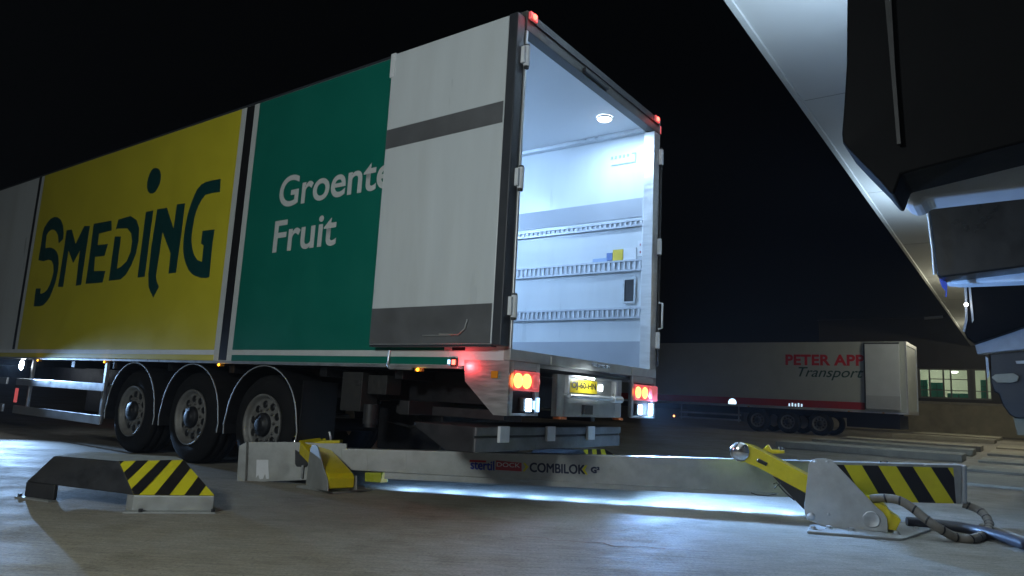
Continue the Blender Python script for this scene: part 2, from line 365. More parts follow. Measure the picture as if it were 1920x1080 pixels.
# hand drawn logo letters
def LA(p): return (p[0]/4.91+40, p[1]/4.91+380)
def LB(p): return (p[0]/4.0+220, p[1]/4.0+300)
LET = dict(
 S=[LA(p) for p in [(345,375),(385,335),(390,280),(385,210),(365,160),(335,135),(305,132),(270,150),(240,185),(215,225),(200,270),(190,330),(180,400),(165,480),(158,530),(205,540),(250,525),(280,535),(295,570),(298,630),(285,690),(265,750),(240,800),(215,825),(185,840),(172,835),(180,790),(135,790),(125,860),(115,955),(165,955),(200,945),(230,915),(262,870),(290,800),(315,730),(335,640),(345,560),(340,490),(325,450),(300,425),(265,412),(235,417),(222,420),(225,370),(232,300),(250,270),(275,250),(300,248),(320,265),(338,300)]],
 M=[LA(p) for p in [(418,255),(465,248),(500,380),(580,215),(632,215),(600,420),(550,755),(502,765),(540,440),(478,555),(435,440),(385,775),(338,775),(385,480)]],
 E=[LA(p) for p in [(668,195),(830,165),(832,255),(715,285),(703,390),(798,380),(765,490),(680,500),(668,630),(775,628),(748,735),(592,748),(620,560)]],
 D=[(215.6,443.5),(227,443.5),(219.2,504.2),(227.5,500),(237.5,490),(245,472.5),(248,452.5),(246,437.5),(238.8,428),(220,428.8),(217.2,430.5),(222.3,411.6),(245,405),(256,412.5),(261,427.5),(260,450),(255,475),(246,497.5),(236,515),(226,523.8),(204,526.6)],
 I=[LB(p) for p in [(215,390),(270,378),(205,875),(152,882)]],
 dot=[LB(p) for p in [(290,60),(306,64),(320,80),(328,110),(326,145),(317,180),(300,215),(284,240),(265,252),(245,250),(230,235),(223,205),(224,170),(232,135),(244,102),(258,76),(273,62)]],
 N=[LB(p) for p in [(300,370),(372,358),(422,515),(448,332),(508,325),(480,560),(440,845),(385,852),(400,700),(340,540),(310,740),(290,870),(295,910),(312,950),(270,1032),(250,990),(235,950),(233,860),(255,660)]],
 G=[LB(p) for p in [(775,142),(770,240),(730,245),(700,250),(660,262),(635,295),(605,350),(590,390),(577,440),(567,500),(558,560),(557,610),(562,660),(575,710),(600,750),(635,765),(648,640),(628,628),(640,532),(730,520),(715,620),(690,878),(665,885),(630,885),(590,872),(560,855),(535,825),(515,780),(502,735),(495,690),(495,640),(498,590),(505,530),(515,470),(526,420),(540,370),(558,315),(580,260),(600,220),(630,185),(665,165),(710,153)]])
TI = T.matrix_basis.inverted()
def side_px(x, y, w=0.0): return TI @ hit(x, y, C0 + BV*w, BV)
for k, pts in LET.items():
    mb = MB(); mb.prism([side_px(x, y, -.004) for x, y in pts], (0, .002, 0)); mb.build('logo_letter', M['ink'], T)
def side_text(body, px_bl, px_br, ztop_px, weight):
    p0 = side_px(*px_bl); p1 = side_px(*px_br); p2 = side_px(*ztop_px)
    return put_text('lettering', body, M['letter_white'], T, (p0.x, 0, p0.z), (p1.x, 0, p0.z), (p0.x, 0, p2.z), .005, weight)
side_text('Groente', (522,391), (733,391), (524,334), .016)
side_text('Fruit', (511,475), (628,475), (548,410), .016)
# rear frame
parts('rear_frame', [(0, .05, 0, .026, 1.256, 3.84), (0, .12, 2.455, 2.6, 1.256, 3.84)], M['steel'], bevel=.004)
part('header', [(0, .10, 0, 2.6, 3.842, 4.012)], mat('header_grey', (.075,.073,.068), .55, var=.2, scale=8, dirt=.3), bevel=.004)
parts('header_rail', [(-.012, -.001, .05, 2.55, 3.93, 4.0), (-.03, -.001, .9, 1.35, 3.86, 3.90)], M['darksteel'], bevel=.003)
part('sill', [(-.005, .06, -.002, 2.602, 1.168, 1.255), (-.018, -.006, .55, .62, 1.175, 1.235), (-.018, -.006, 2.02, 2.06, 1.175, 1.235)], M['galv'], bevel=.004)
lk = MB()
for w in (1.18, 1.26, 1.33, 1.41, 1.47): lk.cyl(tp(-.012, w, 1.215), tp(-.05, w, 1.215), .014, 10)
lk.cyl(tp(-.04, 1.16, 1.215), tp(-.04, 1.5, 1.215), .012, 10); lk.build('door_lock', M['chrome'], T)
# cargo space
part('ceiling_rail', [(.13, LEN-.08, 2.44, 2.52, 3.862, 3.898)], M['alu'])
M['innerband'] = mat('cargo_band', (.34,.365,.40), .6, metal=.1, var=.07, scale=3)
part('wall_band', [(.13, LEN-.08, 2.517, 2.524, 2.915, 3.125)], M['innerband'])
M['railtooth'] = mat('rail_tooth', (.62,.65,.68), .5, var=.04)
M['railback'] = mat('rail_slot', (.46,.49,.53), .4, metal=.2, var=.05)
part('kick_panel', [(.125, LEN-.08, 2.515, 2.524, 1.247, 1.55)], M['innerband'])
def cargo_rail(z0, z1):
    mb = MB(); tb(mb, .13, LEN-.1, 2.513, 2.524, z0, z1); tb(mb, .13, LEN-.1, 2.497, 2.5125, z0, z0+.02); tb(mb, .13, LEN-.1, 2.497, 2.5125, z1-.02, z1)
    s = .15
    while s < 4.2:
        tb(mb, s, s+.022, 2.499, 2.5124, z0+.021, z1-.021, 1); s += .062
    return mb.build('cargo_rail', [M['railback'], M['railtooth']], T)
cargo_rail(2.805, 2.885); cargo_rail(2.312, 2.44); cargo_rail(1.797, 1.917)
def inner_px(x, y): return TI @ hit(x, y, C0 + BV*2.52, BV)
def sticker(name, m, x0, y0, x1, y1, parent=T):
    p, q = inner_px(x0, y0), inner_px(x1, y1); return part(name, [(min(p.x, q.x), max(p.x, q.x), 2.512, 2.5225, min(p.z, q.z), max(p.z, q.z))], m, parent)
sticker('label', M['label_yellow'], 1150, 469, 1168, 489); sticker('label', M['label_blue'], 1138, 475, 1148, 488); sticker('label', M['label_white'], 1170, 466, 1193, 487)
sticker('label', M['label_white'], 1196.5, 452, 1207, 466); sticker('label', M['label_white'], 1196.5, 467, 1207, 480)
sticker('label', M['label_print'], 1112, 486, 1139, 490); sticker('label', M['red_text'], 1200, 457, 1202.5, 461); sticker('label', M['red_text'], 1200, 471, 1202.5, 475)
bx = sticker('wall_vent', M['black'], 1172, 525, 1189, 566)
p, q = inner_px(1171, 523), inner_px(1190, 567)
part('frame', [(q.x, p.x, 2.506, 2.5115, q.z-.01, q.z+.012), (q.x, p.x, 2.506, 2.5115, p.z-.012, p.z+.01), (q.x-.012, q.x+.008, 2.504, 2.5115, q.z, p.z), (p.x-.008, p.x+.012, 2.504, 2.5115, q.z, p.z)], M['steel'], bx)
p, q = inner_px(1147, 296), inner_px(1192, 308)
part('label', [(q.x, p.x, 2.516, 2.524, 3.545, 3.556), (q.x, q.x+.012, 2.516, 2.524, 3.556, 3.66), (q.x+.012, q.x+.05, 2.516, 2.524, 3.65, 3.66)] + [(q.x+.09+i*.05, q.x+.11+i*.05, 2.516, 2.524, 3.625, 3.655) for i in range(5)], M['label_print'])
cl = MB(); cl.lathe(tp(.37, 2.0, 3.898), (0,0,-1), [(0, .085), (.012, .085), (.02, .075)], 32); clo = cl.build('ceiling_lamp', M['label_white'], T)
cl = MB(); cl.lathe(tp(.37, 2.0, 3.878), (0,0,-1), [(0, .075), (.012, .06), (.018, 0)], 32); cl.build('lamp_glass', M['e_ceil'], clo)
lamp('cargo_light', 'AREA', tp(.37, 2.0, 3.855), 24, (.48,.70,1), T, (0, 0, -1), .09)
for s, w, pw in ((3.0, .5, 190), (4.6, .8, 90), (8.5, .8, 60)):  # extra ceiling lamps out of view, added to brighten the cargo walls
    cl = MB(); cl.lathe(tp(s, w, 3.897), (0,0,-1), [(0, .085), (.02, .075), (.021, 0)], 32); cl.build('ceiling_lamp', M['e_ceil'], T)
    lamp('cargo_light', 'POINT', tp(s, w, 3.70), pw*1.1, (.40,.63,1), T, size=.06)
# near door folded along the side
dr = part('door', [(.105, 1.43, -.105, -.035, 1.28, 3.945)], M['white'], bevel=.006)
part('door_band', [(.115, 1.425, -.1085, -.1055, 3.035, 3.215)], M['greyband'], dr); part('kick_panel', [(.115, 1.425, -.109, -.1055, 1.285, 1.59)], M['greyband'], dr)
part('door_seal', [(.012, .10, -.112, -.004, 1.27, 3.95)], M['seal'], dr, bevel=.008); part('door_seal', [(.105, 1.43, -.100, -.036, 1.262, 1.279)], M['seal'], dr)
part('door_cover', [(1.385, 1.445, -.114, -.02, 3.72, 3.955)], M['label_white'], dr, bevel=.006)
hd = MB(); hd.tube([tp(.62, -.118, 1.36), tp(.42, -.118, 1.355), tp(.36, -.118, 1.40), tp(.34, -.118, 1.47)], .007, 8); tb(hd, .5, .8, -.12, -.109, 1.345, 1.355); hd.build('door_handle', M['steel'], dr)
hb = part('door', [(.115, 1.43, 2.635, 2.705, 1.28, 3.945)], M['white'], bevel=.006)
def hinge(w, z, side):
    mb = MB(); mb.cyl(tp(-.012, w, z-.085), tp(-.012, w, z+.085), .026, 14); tb(mb, -.02, .04, w, w+.05*side, z-.07, z+.07)
    h = mb.build('hinge', M['label_white'], T); e = MB(); e.cyl(tp(-.012, w, z-.105), tp(-.012, w, z-.086), .02, 12); e.build('hinge_pin', M['darksteel'], h); e = MB(); e.cyl(tp(-.012, w, z+.086), tp(-.012, w, z+.10), .02, 12); e.build('hinge_pin', M['darksteel'], h)
for z in (3.607, 2.589, 1.576): hinge(.004, z, -1)
for z in (3.58, 2.577, 1.567): hinge(2.60, z, 1)
rd = MB(); rd.cyl(tp(.0, 2.635, 1.3), tp(.0, 2.635, 3.7), .014, 10); rd.build('lock_rod', M['darksteel'], T)
rd = MB(); rd.tube([tp(-.01, 2.625, 1.69), tp(-.05, 2.628, 1.70), tp(-.05, 2.628, 1.96), tp(-.01, 2.625, 1.97)], .012, 8); rd.build('rod_handle', M['alu'], T)
# top red lamps
for w in (.06, 2.47):
    mb = MB(); tb(mb, -.03, -.002, w-.05, w+.05, 3.94, 4.005); o = mb.build('marker_lamp', M['e_tail'], T, .006)
    mb = MB(); mb.lathe(tp(-.03, w, 3.972), (-1,0,0), [(0, .026), (.012, .02), (.016, 0)], 16); mb.build('lamp_core', M['e_redhot'], o)
    lamp('red_light', 'POINT', tp(-.08, w, 3.97), .35, (1,.06,.04), T, size=.03)
mb = MB(); tb(mb, -.001, .06, 2.604, 2.63, 3.86, 3.95); mb.build('marker_lamp', M['e_tail'], T, .006)
# rear panels with lamps
mb = MB(); mb.prism([tp(.44, .02, 1.12), tp(.42, .02, .998), tp(.127, .02, .755), tp(.0, .02, .755), tp(.0, .02, 1.166), tp(.44, .02, 1.166)], (0, .022, 0)); mb.build('corner_panel', M['steel'], T)
part('corner_panel', [(.0, .30, 2.58, 2.602, .76, 1.166)], M['steel'])
part('amber_reflector', [(.10, .165, -.008, -.003, 1.03, 1.085)], M['amber_refl'])
lp = part('lamp_panel', [(.0, .03, .0, .062, .757, 1.166), (.0, .03, .36, .415, .757, 1.166), (.0, .03, .064, .358, 1.105, 1.166), (.0, .03, .064, .358, .757, .775)], M['steel'], bevel=.003)
part('backing', [(.028, .05, .064, .358, .776, 1.104)], M['darksteel'], lp)
rp = part('lamp_panel', [(.0, .03, 2.06, 2.10, .757, 1.166), (.0, .03, 2.56, 2.60, .757, .93), (.0, .03, 2.102, 2.558, 1.105, 1.166), (.0, .03, 2.102, 2.558, .757, .775)], M['steel'], bevel=.003)
part('backing', [(.031, .05, 2.102, 2.558, .776, 1.104)], M['darksteel'], rp)
def tail_lamp(w0, w1, z0, z1, discs, flip=0):
    t = part('tail_lamp', [(-.012, .026, w0, w1, z0, z1)], M['e_tail'], bevel=.01)
    for w, hot in discs:
        mb = MB(); mb.lathe(tp(-.013, w, (z0+z1)/2), (-1,0,0), [(0, .057), (.010, .055), (.017, .04), (.02, 0)], 28); mb.build('lamp_disc', M['e_orange' if hot else 'e_tail'], t)
    return t
tail_lamp(.075, .405, .945, 1.098, [(.10, 1), (.215, 1), (.335, 0)])
tail_lamp(2.105, 2.64, .93, 1.088, [(2.165, 1), (2.32, 1), (2.46, 0)])
lamp('tail_light', 'AREA', tp(-.06, .2, 1.02), 1.2, (1,.2,.08), T, (-1, 0, -.2), .1); lamp('tail_light', 'AREA', tp(-.06, 2.3, 1.02), 1.2, (1,.2,.08), T, (-1, 0, -.2), .1)
def work_lamp(w, pw):
    t = part('work_lamp', [(-.02, .028, w-.07, w+.07, .785, .895)], M['darksteel'], bevel=.01)
    mb = MB(); tb(mb, -.03, -.021, w-.036, w+.036, .792, .888); mb.build('lamp_glass', M['e_work'], t, .004)
    lamp('work_light', 'AREA', tp(-.05, w, .84), pw, BLUEW, T, (-1, -.3 if w > 1 else 0, -.15), .07)
    return t
work_lamp(.24, 7); work_lamp(2.20, 230)
part('side_lens', [(-.02, -.001, .385, .40, .79, .90)], M['e_work2']); part('side_lens', [(-.02, -.001, .325, .338, .81, .875)], M['e_work2']); part('side_lens', [(-.02, -.001, 2.44, 2.50, .785, .905)], M['e_work'])
# middle panel with number plate
cp = part('middle_panel', [(.02, .05, .68, 1.835, .757, 1.105), (.0, .019, .68, .80, .757, 1.105), (.0, .019, 1.70, 1.835, .757, 1.105), (.0, .019, .802, 1.698, .757, .94), (.0, .019, .68, .70, .757, 1.1)], M['galv'], bevel=.002)
part('plate_recess', [(-.035, .018, .80, .822, .95, 1.10), (-.035, .018, 1.66, 1.69, .95, 1.10), (-.035, .018, .823, 1.659, 1.09, 1.105)], M['alu'], cp)
npl = part('number_plate', [(.002, .018, .89, 1.36, .962, 1.075)], mat('plate_yellow', (.72,.55,.03), .3))
put_text('plate_letters', 'OJ-60-HN', M['black'], npl, tp(.001, .915, .985), tp(.001, 1.335, .985), tp(.001, .915, 1.055), .002, .03)
part('plate_band', [(.003, .018, .865, .889, .962, 1.075)], M['label_blue'])
mb = MB(); tb(mb, -.01, .015, 1.425, 1.455, .99, 1.05); mb.build('plate_lamp', M['e_plate'], T, .01)
part('plate_lamp', [(-.05, -.02, 1.14, 1.22, 1.083, 1.10)], M['e_plate'])
lamp('plate_light', 'AREA', tp(-.12, 1.15, 1.10), 1.1, (.85,.95,1), T, (.7, 0, -.5), .08)
br = MB(); br.cyl(tp(-.05, .80, .93), tp(-.05, 1.70, .93), .019, 12); br.cyl(tp(-.05, 1.56, .925), tp(-.05, 1.73, .925), .032, 12); tb(br, -.05, .0, .84, .88, .915, .945); tb(br, -.05, .0, 1.62, 1.66, .915, .945); br.build('grab_bar', M['alu'], T)
part('tow_block', [(-.03, -.001, 1.10, 1.24, .78, .86)], M['darksteel']); part('orange_buffer', [(-.03, .04, .70, .80, .735, .756)], M['orange']); part('orange_buffer', [(-.03, .04, 1.74, 1.82, .735, .756)], M['orange'])
# folded tail lift under the overhang
tl = MB()
tl.prism([tp(.34, .05, .655), tp(.34, .05, .455), tp(.62, .05, .45), tp(.98, .05, .62), tp(.98, .05, .655)], (0, -2.42, 0)); tlo = tl.build('tail_lift', M['liftgrey'], T, .008)
parts('lift_edge', [(.32, .339, .05, 2.47, .585, .65), (.325, .339, .05, 2.47, .46, .565)], M['liftedge'], tlo, .004)
parts('hinge_block', [(.29, .319, w, w+.13, .53, .66) for w in (.32, 1.02, 1.74)], M['label_white'], tlo, .004)
parts('lift_arm', [(.36, 1.6, w, w+.09, .70, .78) for w in (.45, 1.9)], M['darksteel'], tlo, .006)
# chassis, running gear
ch = MB()
for w in (.75, 1.75): tb(ch, .3, 12.8, w, w+.14, .80, 1.10)
for s in (1.2, 2.2, 3.7, 4.95, 6.3, 7.5, 8.7, 10.5): tb(ch, s, s+.1, .10, 2.5, 1.0, 1.09)
tb(ch, .35, 1.8, .5, 2.1, .82, 1.09); ch.build('chassis', M['chassis'], T, .004)
part('pallet_box', [(1.5, 2.4, 1.0, 2.35, .30, .79)], M['chassis'], bevel=.02); part('mud_flap', [(2.44, 2.455, .04, .46, .15, .95)], M['black']); part('mud_flap', [(2.44, 2.455, 2.14, 2.56, .15, .95)], M['black']); part('tool_box', [(6.4, 8.9, 1.5, 2.4, .25, .95)], M['chassis'], bevel=.02)
part('underrun_bar', [(1.15, 1.27, .15, 2.45, .70, .82)], M['liftgrey'], bevel=.006)
def wheel(s, side, parent=T, w_in=.05, light=False):
    R0 = .5; y = -w_in if side == 0 else -(WID-w_in); d = Vector((0, 1, 0)) if side == 0 else Vector((0, -1, 0)); c = Vector((s, y, R0))
    t = bpy.data.objects.new('wheel', None); COL.objects.link(t); t.parent = parent
    mb = MB(); W2 = .385
    mb.lathe(c, -d, [(.03, .295), (.005, .32), (-.0, .37), (.012, .43), (.03, .468), (.055, .488), (.09, .497), (.10, .482), (.112, .482), (.122, .499), (.18, .5), (.19, .484), (.202, .484), (.212, .5), (.28, .499), (.29, .484), (.3, .484), (.31, .495), (.34, .484), (.37, .44), (W2, .36), (W2-.02, .29)], 56)
    mb.build('tyre', M['rubber'], t)
    if side == 0:
        mb = MB()
        mb.lathe(c, -d, [(.03, .296), (.0, .305), (-.006, .30), (.002, .285), (.03, .272), (.05, .262), (.058, .245), (.05, .225), (.045, .15), (.035, .135), (.03, .1)], 48)
        for k in range(10):
            a = 2*math.pi*(k+.3)/10; q = c + Vector((math.cos(a)*.202, 0, math.sin(a)*.202)) - d*.048
            mb.lathe(q, d, [(-.004, .037), (.004, .038), (.0035, .0)], 14, 1)
        for k in range(10):
            a = 2*math.pi*(k+.8)/10; q = c + Vector((math.cos(a)*.155, 0, math.sin(a)*.155)) - d*.045
            mb.cyl(q, q + d*.03, .013, 8)
        mb.build('rim', [M['rim'], M['black']], t)
        mb = MB(); mb.lathe(c, d, [(-.05, .12), (.0, .115), (.012, .105), (.016, .07), (.03, .065), (.034, .05), (.034, 0)], 28); mb.build('hub', M['chassis'], t)
    return t
AX = (3.06, 4.37, 5.68)
for s in AX:
    wheel(s, 0); wheel(s, 1)
    mb = MB(); mb.cyl(tp(s, .3, .5), tp(s, 2.3, .5), .07, 12); mb.build('axle', M['chassis'], T)
    fm = MB(); n = 22; ring = []
    for i in range(n+1):
        a = R(-12 + 204*i/n); rr = .585 + (.02 if abs(i-n/2) > 9 else 0); ring.append((math.cos(a)*rr, .5 + math.sin(a)*rr*1.0))
    for (r0, r1), wa, wb in (((1, .985), .03, .46),):
        vs = []
        for x, z in ring: vs += [tp(s+x, wa, z), tp(s+x, wb, z), tp(s+x*.985, wb, .5+(z-.5)*.985), tp(s+x*.985, wa, .5+(z-.5)*.985)]
        fm.add(vs, [(4*i+k, 4*i+(k+1) % 4, 4*(i+1)+(k+1) % 4, 4*(i+1)+k) for i in range(n) for k in range(4)] + [(0,1,2,3), (4*n, 4*n+1, 4*n+2, 4*n+3)], 0, False)
    fmo = fm.build('mudguard', M['black'], T)
    ft = MB(); ft.tube([tp(s+x, .025, z) for x, z in ring], .0065, 6); ft.build('guard_edge', M['galv'], fmo)
# side guard, steps, boxes
sg = part('side_guard', [(6.45, 6.50, .05, .09, .32, 1.09)], M['alu'], bevel=.004); part('guard_post', [(8.75, 8.80, .05, .09, .32, 1.09)], M['alu'], sg, .004)
part('guard_rail', [(6.34, 9.13, .0, .03, .708, .81)], M['alu'], sg, .006); part('guard_rail', [(6.33, 9.10, .0, .03, .295, .41)], M['alu'], sg, .006)
part('guard_rail', [(9.5, 12.5, .0, .03, .708, .81)], M['alu'], sg, .006); part('guard_rail', [(9.5, 12.5, .0, .03, .295, .41)], M['alu'], sg, .006)
part('equipment_box', [(6.4, 9.0, .95, 1.3, .35, 1.05)], M['chassis'], bevel=.02)
part('valve_box', [(1.70, 1.97, .10, .30, .70, 1.05), (1.45, 1.69, .16, .34, .86, 1.03), (1.72, 1.78, .093, .101, .93, .97)], mat('grimy_plate', (.022,.022,.022), .6, var=.3, scale=20, dirt=.5), bevel=.01)
mb = MB(); mb.cyl(tp(1.58, .12, .595), tp(1.58, .12, .77), .065, 18); mb.cyl(tp(1.58, .12, .57), tp(1.58, .12, .594), .05, 14); mb.build('air_filter', M['liftgrey'], T)
mb = MB(); mb.tube([tp(1.42, .35, .80), tp(1.30, .4, .70), tp(1.25, .45, .62), tp(1.45, .5, .58), tp(1.75, .5, .62)], .014, 8); mb.build('air_hose', M['chassis'], T)
mb = MB(); mb.tube([tp(1.27, -.01, 1.24), tp(1.27, -.02, 1.10), tp(1.24, -.02, 1.085), tp(1.0, .0, 1.085)], .010, 8); mb.build('door_holder', M['alu'], T)
for s in (8.437, 6.395, 3.815, .923):
    mb = MB(); tb(mb, s-.035, s+.035, -.014, .03, 1.065, 1.094); o = mb.build('amber_lamp', M['amber_refl'], T, .004)
    mb = MB(); mb.lathe(tp(s, -.014, 1.08), (0, 1, 0), [(0, .014), (.006, .012), (.009, 0)], 12); mb.build('lamp_core', M['e_amber'], o)
    lamp('amber_light', 'POINT', tp(s, -.06, 1.06), .08, (1,.5,.05), T, size=.02)
mb = MB(); tb(mb, .50, .57, -.02, .0, 1.11, 1.18); o = mb.build('side_marker_lamp', M['black'], T, .006)
mb = MB(); tb(mb, .515, .55, -.028, -.0205, 1.125, 1.165); mb.build('lamp_core', M['e_redhot'], o, .005)
mb = MB(); tb(mb, .585, .60, -.02, -.004, 1.13, 1.165); mb.build('reflector', M['e_work2'], o)  # its shine is put in as emission
lamp('red_light', 'POINT', tp(.44, -.08, 1.12), 2.0, (1,.05,.06), T, size=.02)
mb = MB(); mb.lathe(tp(9.07, .02, 1.005), (0, 1, 0), [(-.04, .085), (0, .085), (.004, .075)], 24); tb(mb, 9.05, 9.09, .02, .06, 1.0, 1.1); o = mb.build('side_lamp', M['darksteel'], T)
mb = MB(); mb.lathe(tp(9.07, .016, 1.005), (0, 1, 0), [(0, .075), (.012, .05), (.016, 0)], 24); mb.build('lamp_glass', M['e_side'], o)
lamp('side_light', 'SPOT', tp(9.05, -.12, 1.0), 780, (.36,.60,1), T, (-.95, .31, -.19), .04, R(66), 1.0)
mb = MB(); tb(mb, 9.10, 9.115, .0, .04, .45, .66); mb.build('side_marker_lamp', M['e_tail'], T)
mb = MB(); tb(mb, 7.96, 8.04, 2.60, 2.64, .62, .68); mb.build('side_marker_lamp', M['e_tail'], T)  # unseen lamp added to redden the ground beyond the trailer
lamp('red_light', 'POINT', tp(8.0, 2.75, .62), 16, (1,.10,.05), T, size=.05)

# ------------------------------------------------------------------ distant trailer
P2 = Vector((15.9366, 28.5, 0)); Y2 = R(142.0); A2 = Vector((math.cos(Y2), math.sin(Y2), 0)); B2 = Vector((A2.y, -A2.x, 0))
M['doorgrey'] = mat('door_grey', (.42,.46,.50), .45, var=.06, scale=2)
M['pale'] = mat('pale_grey_panel', (.34,.37,.36), .45, var=.05, scale=1.5, dirt=.2, dirtcol=(.15,.15,.13))
U = thing('semi_trailer', 'pale semi trailer with red lettering and red lower band parked far behind', 'semi trailer', P2, Y2)
part('side_wall', [(-.1, 13.5, 0, .07, 1.11, 3.99)], M['pale'], U); part('side_wall', [(-.1, 13.5, 2.53, 2.6, 1.11, 3.99)], M['white'], U)
part('roof', [(-.1, 13.5, .07, 2.53, 3.9, 3.985)], M['white'], U); part('front_wall', [(13.43, 13.499, .072, 2.528, 1.12, 3.89)], M['white'], U)
part('floor', [(-.05, 13.4, .072, 2.528, 1.12, 1.25)], M['greyband'], U)
part('red_band', [(1.42, 13.48, -.004, -.0005, 1.17, 1.47)], M['red_band'], U); part('side_rail', [(-.1, 13.5, -.02, .05, 1.06, 1.109)], M['alu'], U)
parts('rear_frame', [(-.16, -.101, 0, .06, 1.06, 3.99), (-.16, -.101, 2.54, 2.6, 1.06, 3.99), (-.16, -.101, .061, 2.539, 3.85, 3.99), (-.16, -.101, .061, 2.539, 1.06, 1.2)], M['steel'], U)
part('rear_door', [(-.13, -.101, .061, 2.539, 1.201, 3.849)], M['pale'], U)
d2 = part('door', [(.09, 1.36, -.10, -.03, 1.22, 3.88)], M['doorgrey'], U, .006); part('kick_panel', [(.10, 1.355, -.104, -.1005, 1.23, 1.77)], M['innerband'], d2)
parts('door_seal', [(1.362, 1.42, -.05, -.005, 1.2, 3.9), (.09, 1.42, -.05, -.005, 3.882, 3.95)], M['seal'], d2)
put_text('lettering', 'PETER APP', M['red_text'], U, tp(4.60, 0, 2.98), tp(1.40, 0, 2.98), tp(4.60, 0, 3.45), .005, .035, space=1.05)
put_text('lettering', 'Transport', M['ink'], U, tp(4.05, 0, 2.35), tp(1.44, 0, 2.35), tp(4.05, 0, 2.90), .005, .005, .35)
for s in (3.22, 4.54, 5.86): wheel(s, 0, U); wheel(s, 1, U)
part('chassis', [(.3, 12, .7, .85, .8, 1.06), (.3, 12, 1.75, 1.9, .8, 1.06), (.2, 2.2, .3, 2.3, .45, 1.0), (6.9, 9.4, .5, 1.2, .4, 1.0)], M['chassis'], U)
sg2 = part('side_guard', [(6.7, 6.75, .05, .09, .35, 1.06)], M['alu'], U); part('guard_post', [(9.5, 9.55, .05, .09, .35, 1.06)], M['alu'], sg2); part('guard_rail', [(6.6, 9.6, 0, .03, .64, .72)], M['alu'], sg2); part('guard_rail', [(6.6, 9.6, 0, .03, .40, .48)], M['alu'], sg2)
part('mudguard', [(2.6, 6.5, .05, .45, 1.0, 1.05)], M['black'], U)
mb = MB(); mb.lathe(tp(7.0, -.005, 1.22), (0, 1, 0), [(0, .19), (.01, .17), (.012, 0)], 24)
for v in mb.v: v.z = max(1.16, v.z); 
mb.build('side_lamp', glow('side_strip_lamp', (.55,.8,1), 2.2), U)
part('side_lamp', [(3.9+i*.13, 3.9+i*.13+.06, -.012, -.005, 1.18, 1.30+.03*(i % 2)) for i in range(5)], glow('side_strip_lamp_dim', (.55,.8,1), 1.1), U)
mb = MB(); mb.lathe(tp(9.87, -.01, .46), (0, 1, 0), [(0, .05), (.02, .03), (.022, 0)], 14); mb.build('amber_lamp', glow('front_marker', (1,.3,.1), 5), U)
for s in (2.0, 6.2, .7): part('amber_lamp', [(s, s+.08, -.025, -.0205, 1.065, 1.10)], M['amber_refl'], U)

# ------------------------------------------------------------------ vehicle restraint
V = thing('vehicle_restraint', 'long grey steel restraint beam with hazard striped end on two yellow swing arms', 'vehicle restraint', uz(1100, 930), 0)
PA = Vector((-2.0, 6.75, 0)); PB = Vector((3.4, 6.35, 0)); be = (PB-PA).normalized(); bn = Vector((-be.y, be.x, 0))   # bn points away from the camera
def bp(x, y, off=0.0): return hit(x, y, PA + bn*off, bn)
def vbuild(mb, name, m, parent=V, bevel=0): return mb.build(name, m, parent, bevel, world=True)
# beam: web facing the yard, tapering slightly towards the far bracket
fl = [bp(640,841), bp(640,881), bp(1803,945), bp(1803,872)]
mb = MB(); th = bn*.12
mb.hexa([fl[1], fl[2], fl[2]+th, fl[1]+th, fl[0], fl[3], fl[3]+th, fl[0]+th]); beam = vbuild(mb, 'beam', M['galv'], V, .006)
for x in (688, 762): 
    q0, q1 = bp(x, 842+.025*(x-640)), bp(x, 880+.055*(x-640)); mb = MB(); mb.prism([q0, q0+be*.004, q1+be*.004, q1], -bn*.003); vbuild(mb, 'weld_seam', M['galv'], beam)
# end cap
e0, e1, e2, e3 = bp(1803,944.5), bp(1803,872.5), bp(1816,870), bp(1820,946)
mb = MB(); mb.prism([e0+be*.004-bn*.012, e1+be*.004-bn*.012, e1+be*.045+Vector((0,0,.006))-bn*.012, e0+be*.045-bn*.012], bn*.20); vbuild(mb, 'end_cap', M['alu'], beam, .015)
mb = MB(); stripes(mb, [bp(1560,938), bp(1792,944), bp(1787,877), bp(1560,871)], .285, .48, -.17, .131, mi=(0, 1))
tape = vbuild(mb, 'hazard_tape', [M['tape_yellow'], M['tape_black']], beam)
mb = MB(); p0, p1 = bp(1330, 863), bp(1803, 872)
for x in (1497, 1521, 1650, 1662): 
    mb = MB(); q = bp(x, 862+.0215*(x-1360), .05); mb.cyl(q, q+Vector((0,0,.018)), .016, 6); vbuild(mb, 'bolt', M['chrome'], beam)
# housing at the far end
h = [bp(458,905,.03), bp(650,897,.03), bp(650,832,.03), bp(550,829,.03), bp(462,829,.03)]
mb = MB(); mb.prism(h, bn*.03); hs = vbuild(mb, 'end_housing', M['galv'], V, .004)
mb = MB(); q = [bp(443,911,-.02), bp(459,907,-.02), bp(462,829,-.02), bp(448,836,-.02)]; mb.prism(q, bn*.06); vbuild(mb, 'housing_edge', M['galv'], hs, .004)
mb = MB(); mb.prism([bp(x, y, .026) for x, y in [(481,862),(503,862),(504,898),(499,898),(497,888),(493,898),(487,899),(484,890),(480,896)]], bn*.003); vbuild(mb, 'notch_plate', M['label_white'], hs)
mb = MB(); mb.box((0, 0, 0), (.02, .03, .12), 0, Matrix.Translation(bp(563, 898, -.1)) @ Matrix.Rotation(-.2, 4, 'Z')); vbuild(mb, 'stay', M['steel'], hs)
